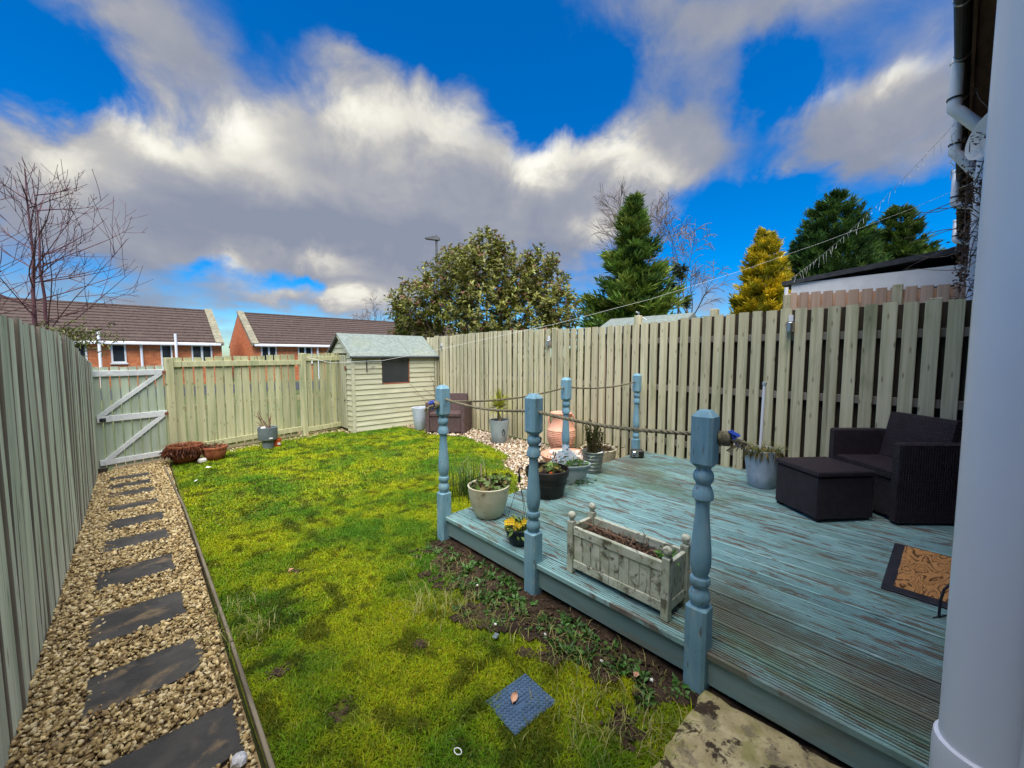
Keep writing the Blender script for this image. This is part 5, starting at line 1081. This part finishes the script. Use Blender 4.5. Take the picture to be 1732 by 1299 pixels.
for k in range(17):
    a = r.uniform(0, 6.28); q = r.uniform(0, .075); p0 = np.array([math.cos(a) * q, math.sin(a) * q, .20]); p1 = p0 + np.array([math.cos(a) * .035, math.sin(a) * .035, r.uniform(.17, .34)]); 
    if k == 0: p1 = np.array([-.03, .03, .60])
    if k == 1: p1 = np.array([.06, .0, .53])
    mb.tube([p0.tolist(), ((p0 + p1) / 2 + r.normal(0, .01, 3)).tolist(), p1.tolist()], [.004, .003, .0015], 5); m_ = 150; s = r.random(m_)[:, None] ** .9
    D = r.normal(size=(m_, 3)) + [0, 0, 1.1]; P.append(leaves(p0 + (p1 - p0) * s, D, r.uniform(.018, .036, m_), .006, np.array([.085, .105, .022]) * r.uniform(.5, 1.5, (m_, 1))))
V, F, C_ = join(P); link('foliage', np_mesh('foliage', V, F, 'leaf', C_), zb_); mb.obj('stems', 'twig', zb_)
mb = MB()
for k in range(6): mb.lathe([(0, 0), (.011, .004), (.012, .011), (.007, .018), (0, .02)], 8, -.03 + .018 * k, -.085 + .004 * (k % 3)); 
mb.xf(Matrix.Translation((0, 0, .215))); mb.obj('pale_pebbles', 'stone_pale', zb_, smooth=True)
cb = thing('potted_plant', 'wide cream bowl of brown dried plants behind the far deck edge', 'potted plant', (4.46, 3.02, 0))
pot(cb, [(.16, 0), (.18, .02), (.215, .12), (.235, .24), (.24, .265)], .016, 'pot_cream', 36, .235)
foliage(cb, 'dried_plants', (0, 0, .25), (.11, .11, .02), 300, .05, .012, (.16, .11, .045), 27, .8)
rd = thing('portable_radio', 'small black and chrome radio on the far corner of the decking', 'radio', (4.56, 2.52, DZ), R(-50))
panel(rd, 'case', 'pot_black', -.075, .09, -.045, .045, .0, .105, .02)
mb = MB(); mb.lathe([(.0, 0), (.030, .0), (.036, .006), (.030, .012), (.02, .008), (.0, .006)], 20); mb.xf(Matrix.Rotation(R(90), 4, 'X')); mb.xf(Matrix.Translation((-.03, -.046, .052))); mb.obj('speaker', 'chrome', rd, smooth=30)
panel(rd, 'front_panel', 'chrome', -.07, .02, -.0465, -.0455, .015, .095, .0); panel(rd, 'end_panel', 'chrome', -.079, -.0755, -.03, .03, .02, .085, .001)
ur = thing('terracotta_urn', 'tall ribbed terracotta urn with two handles against the cream fence', 'urn', (4.62, 3.80, .04))
pr = [(.12, 0), (.135, .02)]; z = .05
while z < .34:
    R0 = np.interp(z, [.05, .15, .25, .34], [.15, .195, .215, .205]); pr += [(R0, z), (R0 + .006, z + .008), (R0 + .006, z + .014), (R0, z + .022)]; z += .026
pr += [(.19, .37), (.172, .41), (.148, .46), (.136, .50), (.132, .535), (.14, .565), (.162, .59), (.166, .605), (.158, .612)]
mb = MB(); mb.lathe([(0, 0)] + pr + [(.14, .60), (.118, .55), (.12, .50), (.15, .42), (0, .40)], 44); mb.obj('body', 'terracotta', ur, smooth=50)
for sgn in (-1, 1):
    mb = MB(); c = Vector((.727, -.687, 0)) * sgn; mb.tube([c * .128 + Vector((0, 0, .545)), c * .175 + Vector((0, 0, .565)), c * .195 + Vector((0, 0, .53)), c * .19 + Vector((0, 0, .47)), c * .175 + Vector((0, 0, .40)), c * .19 + Vector((0, 0, .35))], [.016, .017, .016, .016, .018, .02], 10); mb.obj('handle', 'terracotta', ur, smooth=True)
ds_ = thing('stone_bowl', 'shallow pinkish fluted bowl of rounded pebbles in front of the urn', 'bowl', (4.20, 3.36, 0))
mb = MB(); n = 56
for r_, z in ((.20, 0), (.25, .03), (.30, .10), (.34, .15), (.345, .165), (.33, .165), (.30, .13), (.27, .115)):
    for k in range(n): a = 6.283 * k / n; q = r_ * (1 + .035 * abs(math.sin(a * 7)) * (z > .02)); mb.v.append((q * math.cos(a), q * math.sin(a), z))
for i_ in range(7):
    for k in range(n): k2 = (k + 1) % n; mb.f.append((i_ * n + k, i_ * n + k2, (i_ + 1) * n + k2, (i_ + 1) * n + k))
mb.f.append(tuple(7 * n + k for k in range(n))); mb.f.append(tuple(reversed(range(n)))); mb.obj('bowl', 'terracotta', ds_, smooth=30)
rr = random.Random(6)
bm = bmesh.new(); bmesh.ops.create_icosphere(bm, subdivisions=2, radius=1)
for v in bm.verts: v.co *= 1 + .05 * math.sin(v.co.x * 5 + v.co.y * 3)
mb = MB(); mb.bm(bm); pm = mb.mesh('pebble', 'pebble_mix', True)
for k in range(34):
    a = rr.uniform(0, 6.283); q = .26 * math.sqrt(rr.random()); s = rr.uniform(.028, .052)
    link('pebble', pm, ds_, (q * math.cos(a), q * math.sin(a), .135 + rr.uniform(0, .05) * (1 - q / .3)), (rr.uniform(-.4, .4), rr.uniform(-.4, .4), rr.uniform(0, 6)), (s * 1.2, s, s * .7))
bw = thing('solar_spike_light', 'small black garden light standing in the gravel beside the urn', 'light', (4.30, 3.98, 0)); mb = MB(); mb.lathe([(.012, 0), (.012, .12), (.04, .14), (.05, .24), (.055, .25), (.05, .29), (0, .31)], 14); mb.obj('body', 'pot_black', bw, smooth=30); mb = MB(); mb.lathe([(.051, .17), (.053, .175), (.053, .2), (.051, .205)], 14); mb.obj('lens', 'pot_pale', bw)
yu = thing('potted_plant', 'tall grey pot with a spiky yucca on the gravel by the fence', 'potted plant', (4.50, 5.08, 0))
pot(yu, [(.115, 0), (.125, .01), (.145, .15), (.165, .32), (.172, .40)], .012, 'pot_grey', 40, .36)
mb = MB(); mb.tube([(.0, 0, .33), (.012, .01, .48), (.0, .0, .62)], [.034, .028, .022], 8); mb.obj('trunk', 'trunk_tan', yu, smooth=True)
r = np.random.default_rng(2); n = 150; a = r.uniform(0, 6.28, n); e = r.uniform(-.3, 1.45, n); D = np.stack([np.cos(a) * np.cos(e), np.sin(a) * np.cos(e), np.sin(e)], 1)
L_ = r.uniform(.20, .36, n); P0 = np.array([0, 0, .62]) + D * .02; V = []; F = []; C_ = []
for k in range(n):
    s = np.cross(D[k], [0, 0, 1.]); s /= np.linalg.norm(s); tip = P0[k] + D[k] * L_[k] + np.array([0, 0, -.10 * L_[k] * (1.2 - np.sin(e[k]))]); mid = P0[k] + D[k] * L_[k] * .5
    o = len(V); V += [P0[k] - s * .010, P0[k] + s * .010, mid - s * .014, mid + s * .014, tip]; F += [(o, o + 1, o + 3), (o, o + 3, o + 2), (o + 2, o + 3, o + 4)]; C_ += [np.array([.36, .38, .06]) * r.uniform(.6, 1.2)] * 5
link('leaves', np_mesh('leaves', np.array(V), np.array(F), 'leaf', np.array(C_)), yu)
mb = MB(); c = Vector((-.05, -.153, .2)); mb.tube([c + Vector((.03 * math.sin(t), -.015, .045 * math.cos(t))) for t in np.linspace(0, 6.283, 16)], .006, 6); mb.tube([c + Vector((0, 0, .045)), c + Vector((0, -.02, .055))], .01, 6); mb.tube([c + Vector((.02, -.01, -.04)), c + Vector((.04, -.02, -.12))], .004, 5); mb.obj('ring_ornament', 'black_metal', yu)
bpp = thing('pale_pot', 'empty pale blue tapered pot between the shed and the brown armchair', 'pot', (4.14, 7.1, 0)); pot(bpp, [(.10, 0), (.11, .01), (.14, .22), (.165, .44), (.168, .455)], .012, 'pot_pale', 32, .38)
for k, (x, y, s, lab) in enumerate(((.44, 7.14, .96, 'red-brown glazed pot overflowing with dead rusty foliage beside the gate'), (.755, 7.05, .74, 'smaller red-brown glazed pot of dry soil next to the rusty foliage'))):
    t = thing('potted_plant', lab, 'potted plant', (x, y, 0)); pot(t, [(.10 * s, 0), (.12 * s, .01), (.165 * s, .07 * s), (.19 * s, .15 * s), (.195 * s, .23 * s), (.208 * s, .235 * s), (.208 * s, .265 * s)], .016, 'terracotta_red', 32, .22 * s)
    if k == 0:
        r = np.random.default_rng(8); n = 420; a = r.uniform(0, 6.28, n); q = r.uniform(0, .17, n); p = np.stack([np.cos(a) * q - .02, np.sin(a) * q, np.full(n, .2)], 1); c = np.array([.22, .075, .03]) * r.uniform(.4, 1.5, (n, 1))
        V, F, C_ = blades(p, r.uniform(.05, .14, n), .007, a + r.normal(0, .5, n), r.uniform(.3, 2.0, n), c); link('dead_foliage', np_mesh('dead_foliage', V, F, 'leaf', C_), t)
        n = 300; a = r.uniform(2.3, 5.9, n); p0 = np.stack([np.cos(a) * .205, np.sin(a) * .205, np.full(n, .24)], 1); D = np.stack([np.cos(a) * .35, np.sin(a) * .35, -np.ones(n)], 1) + r.normal(0, .25, (n, 3)); V, F, C_ = leaves(p0 + r.normal(0, .012, (n, 3)), D, r.uniform(.05, .16, n), .008, np.array([.2, .065, .03]) * r.uniform(.35, 1.4, (n, 1))); link('trailing_foliage', np_mesh('trailing_foliage', V, F, 'leaf', C_), t)
    else:
        foliage(t, 'dry_plants', (-.04, .0, .2), (.07, .07, .015), 120, .05, .01, (.2, .13, .07), 29, 1.)
        mb = MB(); mb.tube([(.0, .05, .15), (.02, .06, .36), (-.03, .06, .42)], .003, 4); mb.tube([(.02, .06, .36), (.06, .06, .42)], .0025, 4); mb.obj('dry_stem', 'twig', t)
tag(MB().box(-.05, .05, -.04, .04, .0, .07, .02).obj('loose_stone', 'stone_pale', loc=(.60, 6.96, 0), rot=(0, 0, .4)), 'pale stone between the two red-brown pots', 'stone')
gg = thing('potted_plant', 'tall slate-grey square-shouldered pot with bare brown twigs at the back fence', 'potted plant', (1.49, 7.36, 0))
pot(gg, [(.078, 0), (.08, .01), (.088, .14), (.132, .145), (.138, .16), (.142, .33), (.145, .345)], .012, 'pot_slate', 32, .30)
mb = MB(); rr = random.Random(12)
for k in range(7):
    p = Vector((rr.uniform(-.04, .06), rr.uniform(-.03, .03), .30)); q = p + Vector((rr.uniform(-.13, .13), rr.uniform(-.04, .04), rr.uniform(.12, .34))); mb.tube([p, (p + q) / 2 + Vector((rr.uniform(-.03, .03), 0, 0)), q], [.010, .008, .005], 6); mb.tube([(p + q) / 2, q + Vector((rr.uniform(-.08, .08), 0, -.05))], [.005, .003], 5)
mb.obj('twigs', 'twig', gg); MB().box(-.11, -.04, -.10, -.06, .335, .37, .012).obj('pale_stone', 'stone_pale', gg)
MB().box(-.01, .04, -.1405, -.137, .17, .19, .002).obj('label', 'white_paint', gg)
oo = thing('plant_pot', 'small orange plastic pot beside the slate-grey pot', 'pot', (1.62, 7.38, 0)); pot(oo, [(.05, 0), (.052, .004), (.062, .11), (.067, .112), (.068, .135)], .004, 'orange_plastic', 24, .11); MB().box(-.005, .035, -.066, -.06, .04, .075, .001).obj('label', 'white_paint', oo); foliage(oo, 'dry_leaves', (.03, 0, .14), (.02, .02, .015), 16, .03, .02, (.5, .35, .08), 31)
pr_ = thing('potted_plant', 'pale blue-grey pot of straggly dead grass and a white pole beside the footstool', 'potted plant', (4.46, 1.10, DZ))
pot(pr_, [(.105, 0), (.115, .01), (.138, .14), (.158, .30), (.165, .37)], .012, 'pot_pale', 40, .335)
r = np.random.default_rng(3); n = 380; a = r.uniform(0, 6.28, n); q = .14 * np.sqrt(r.random(n)); q[:200] = .13; a[:200] = r.uniform(2.2, 4.6, 200); p = np.stack([np.cos(a) * q, np.sin(a) * q, np.full(n, .335)], 1)
c = np.where(r.random((n, 1)) < .55, [[.34, .28, .10]], [[.13, .17, .04]]) * r.uniform(.5, 1.3, (n, 1)); V, F, C_ = blades(p, r.uniform(.05, .15, n), .005, a + r.normal(0, .7, n), r.uniform(.2, 1.9, n), c); link('dead_grass', np_mesh('dead_grass', V, F, 'leaf', C_), pr_)
n = 46; a = r.uniform(2.4, 4.6, n); p0 = np.stack([np.cos(a) * .168, np.sin(a) * .168, np.full(n, .38)], 1); V, F, C_ = leaves(p0, np.stack([np.cos(a) * .2, np.sin(a) * .2, -np.ones(n)], 1) + r.normal(0, .12, (n, 3)), r.uniform(.05, .13, n), .006, np.array([.36, .3, .14]) * r.uniform(.6, 1.2, (n, 1))); link('trailing_grass', np_mesh('trailing_grass', V, F, 'leaf', C_), pr_)
mb = MB(); mb.tube([(.02, .03, .3), (.025, .02, 1.0)], .014, 12); po = mb.obj('pole', 'white_plastic', pr_, smooth=50); mb = MB(); mb.box(.008, .042, .004, .036, 1.0, 1.035, .004); mb.obj('pole_cap', 'pot_grey', po)
# reed clump on the lawn
rc = thing('reed_clump', 'clump of tall thin dark green reeds on the lawn behind the cream pot', 'plant', (2.55, 3.35, 0)); r = np.random.default_rng(4); n = 230
p = r.normal(0, .085, (n, 2)); h = r.uniform(.15, .48, n); V, F, C_ = blades(p, h, .007, np.arctan2(p[:, 1], p[:, 0]) + r.normal(0, .6, n), r.uniform(.1, .75, n), np.array([.06, .13, .025]) * r.uniform(.5, 1.5, (n, 1))); link('blades', np_mesh('blades', V, F, 'leaf', C_), rc)
n = 9; p = r.normal(0, .12, (n, 2)); V, F, C_ = blades(p, r.uniform(.4, .62, n), .005, r.uniform(0, 6.3, n), r.uniform(.3, .9, n), np.array([.33, .28, .17]) * r.uniform(.6, 1.2, (n, 1))); link('dry_blades', np_mesh('dry_blades', V, F, 'leaf', C_), rc)
# bramble by the shed corner
br = thing('thorny_twigs', 'thin bare twigs growing up between the shed and the cream fence', 'plant', (4.62, 7.35, 0)); mb = MB(); rr = random.Random(9)
for k in range(9):
    p = Vector((rr.uniform(-.1, .2), rr.uniform(-.1, .1), .3)); pts = [p]; d = Vector((rr.uniform(-.5, .3), 0, 1))
    for j in range(6): d += Vector((rr.uniform(-.5, .3), rr.uniform(-.2, .2), rr.uniform(-.2, .2))); pts.append(pts[-1] + d.normalized() * .13)
    mb.tube(pts, .0045, 4)
mb.obj('stems', 'twig', br)
# ================================================================== SMALL THINGS ON THE GROUND
mh = thing('drain_cover', 'blue-grey studded square drain cover set in the lawn', 'drain cover', (1.135, 1.145, .0), R(-3))
MB().box(-.118, .118, -.10, .10, -.02, .012, .004).obj('plate', 'cover_blue', mh)
mb0 = MB(); mb0.box(-.0062, .0062, -.0062, .0062, 0, .0035, .0012); sm = mb0.mesh('stud', 'cover_blue')
for i_ in range(13):
    for j in range(11):
        if 4 <= i_ <= 6 and 4 <= j <= 6: continue
        link('stud', sm, mh, (-.107 + i_ * .0178, -.089 + j * .0178, .0121), (0, 0, R(45)))
for a in (0, 1): MB().box(*((-.028, .028, -.004, .004) if a else (-.05, .05, .014, .02)), .0122, .0165, .001).obj('lift_rib', 'cover_blue', mh)
lf = thing('dead_leaf', 'curled pinkish-brown dead leaf lying on the drain cover', 'leaf', (1.115, 1.165, .018), R(30)); bm = bmesh.new(); bmesh.ops.create_grid(bm, x_segments=8, y_segments=5, size=.5)
for v in bm.verts:
    x, y = v.co.x, v.co.y; w = math.cos(x * 2.9); v.co = (x * .052, y * .03 * w, .012 * (abs(y) * 2) ** 1.5 + .006 * x + .002 * math.sin(x * 9))
mb = MB(); mb.bm(bm); mb.obj('blade', 'dead_leaf', lf, smooth=True); mb = MB(); mb.tube([(.024, 0, .004), (.04, .004, .008)], .0012, 4); mb.obj('stalk', 'twig', lf)
q = MB(); bm = bmesh.new(); bmesh.ops.create_icosphere(bm, subdivisions=2, radius=.026)
for v in bm.verts: v.co *= random.uniform(.8, 1.15); 
q.bm(bm); tag(q.obj('quartz_lump', 'quartz', loc=(.20, 1.655, .03)), 'milky quartz lump on the gravel beside the lawn edging', 'stone')
mb = MB(); mb.tube([(.011 * math.cos(t), .015 * math.sin(t), 0) for t in np.linspace(0, 6.283, 24)], .0018, 6); tag(mb.obj('plastic_ring', 'white_plastic', loc=(.80, 1.14, .028), rot=(.1, 0, .3), smooth=True), 'tiny white plastic ring lying on the grass', 'ring')
rr = random.Random(21)
spots = [(1.52, 1.93, 'between the deck and the lawn, farthest along the bare soil'), (1.36, 1.57, 'in the middle of the bare soil'), (1.50, 1.33, 'in the bare soil level with the trough'), (1.56, 1.02, 'in the bare soil below the trough end'), (1.63, .80, 'in the bare soil near the closest post')]
for x, y, lab in spots:
    q = MB(); bm = bmesh.new(); bmesh.ops.create_icosphere(bm, subdivisions=1, radius=.009)
    for v in bm.verts: v.co *= rr.uniform(.75, 1.2)
    q.bm(bm); tag(q.obj('white_pebble', 'stone_pale', loc=(x, y, .03)), 'small white pebble ' + lab, 'pebble', 'white pebbles on the bare soil')
sl = MB(); sl.box(-.022, .022, -.012, .012, 0, .006, .002); tag(sl.obj('slate_chip', 'pot_slate', loc=(1.30, 1.50, .03), rot=(.1, .1, .5)), 'grey slate chip on the bare soil beside the decking', 'stone')
for x, y, lab in ((1.60, .86, 'brown dead leaf on the bare soil near the closest post'), (.70, 2.95, 'patch-side brown dead leaf lying on the worn spot of lawn')):
    t = thing('dead_leaf', lab, 'leaf', (x, y, .03), rr.uniform(0, 6)); mb = MB(); mb.add([(-.025, 0, .004), (0, -.014, .012), (.028, 0, .002), (0, .014, .014), (0, 0, 0)], [(0, 1, 4), (1, 2, 4), (2, 3, 4), (3, 0, 4)]); mb.obj('blade', 'dead_leaf', t)
for x, y, lab in ((.44, 5.9, 'near the gate end of the lawn'), (.62, 6.5, 'below the red-brown pots')):
    q = MB(); q.add([(-.03, -.01, 0), (.02, -.014, .006), (.032, .01, .003), (-.02, .014, .008)], [(0, 1, 2, 3)]); q.v += [(a_, b2, c_ - .002) for a_, b2, c_ in q.v[:4]]; q.f += [(7, 6, 5, 4), (0, 4, 5, 1), (1, 5, 6, 2), (2, 6, 7, 3), (3, 7, 4, 0)]
    tag(q.obj('paper_scrap', 'white_paint', loc=(x, y, .03), rot=(.2, .1, rr.uniform(0, 6))), 'scrap of white litter on the grass ' + lab, 'litter', 'white scraps on the lawn')
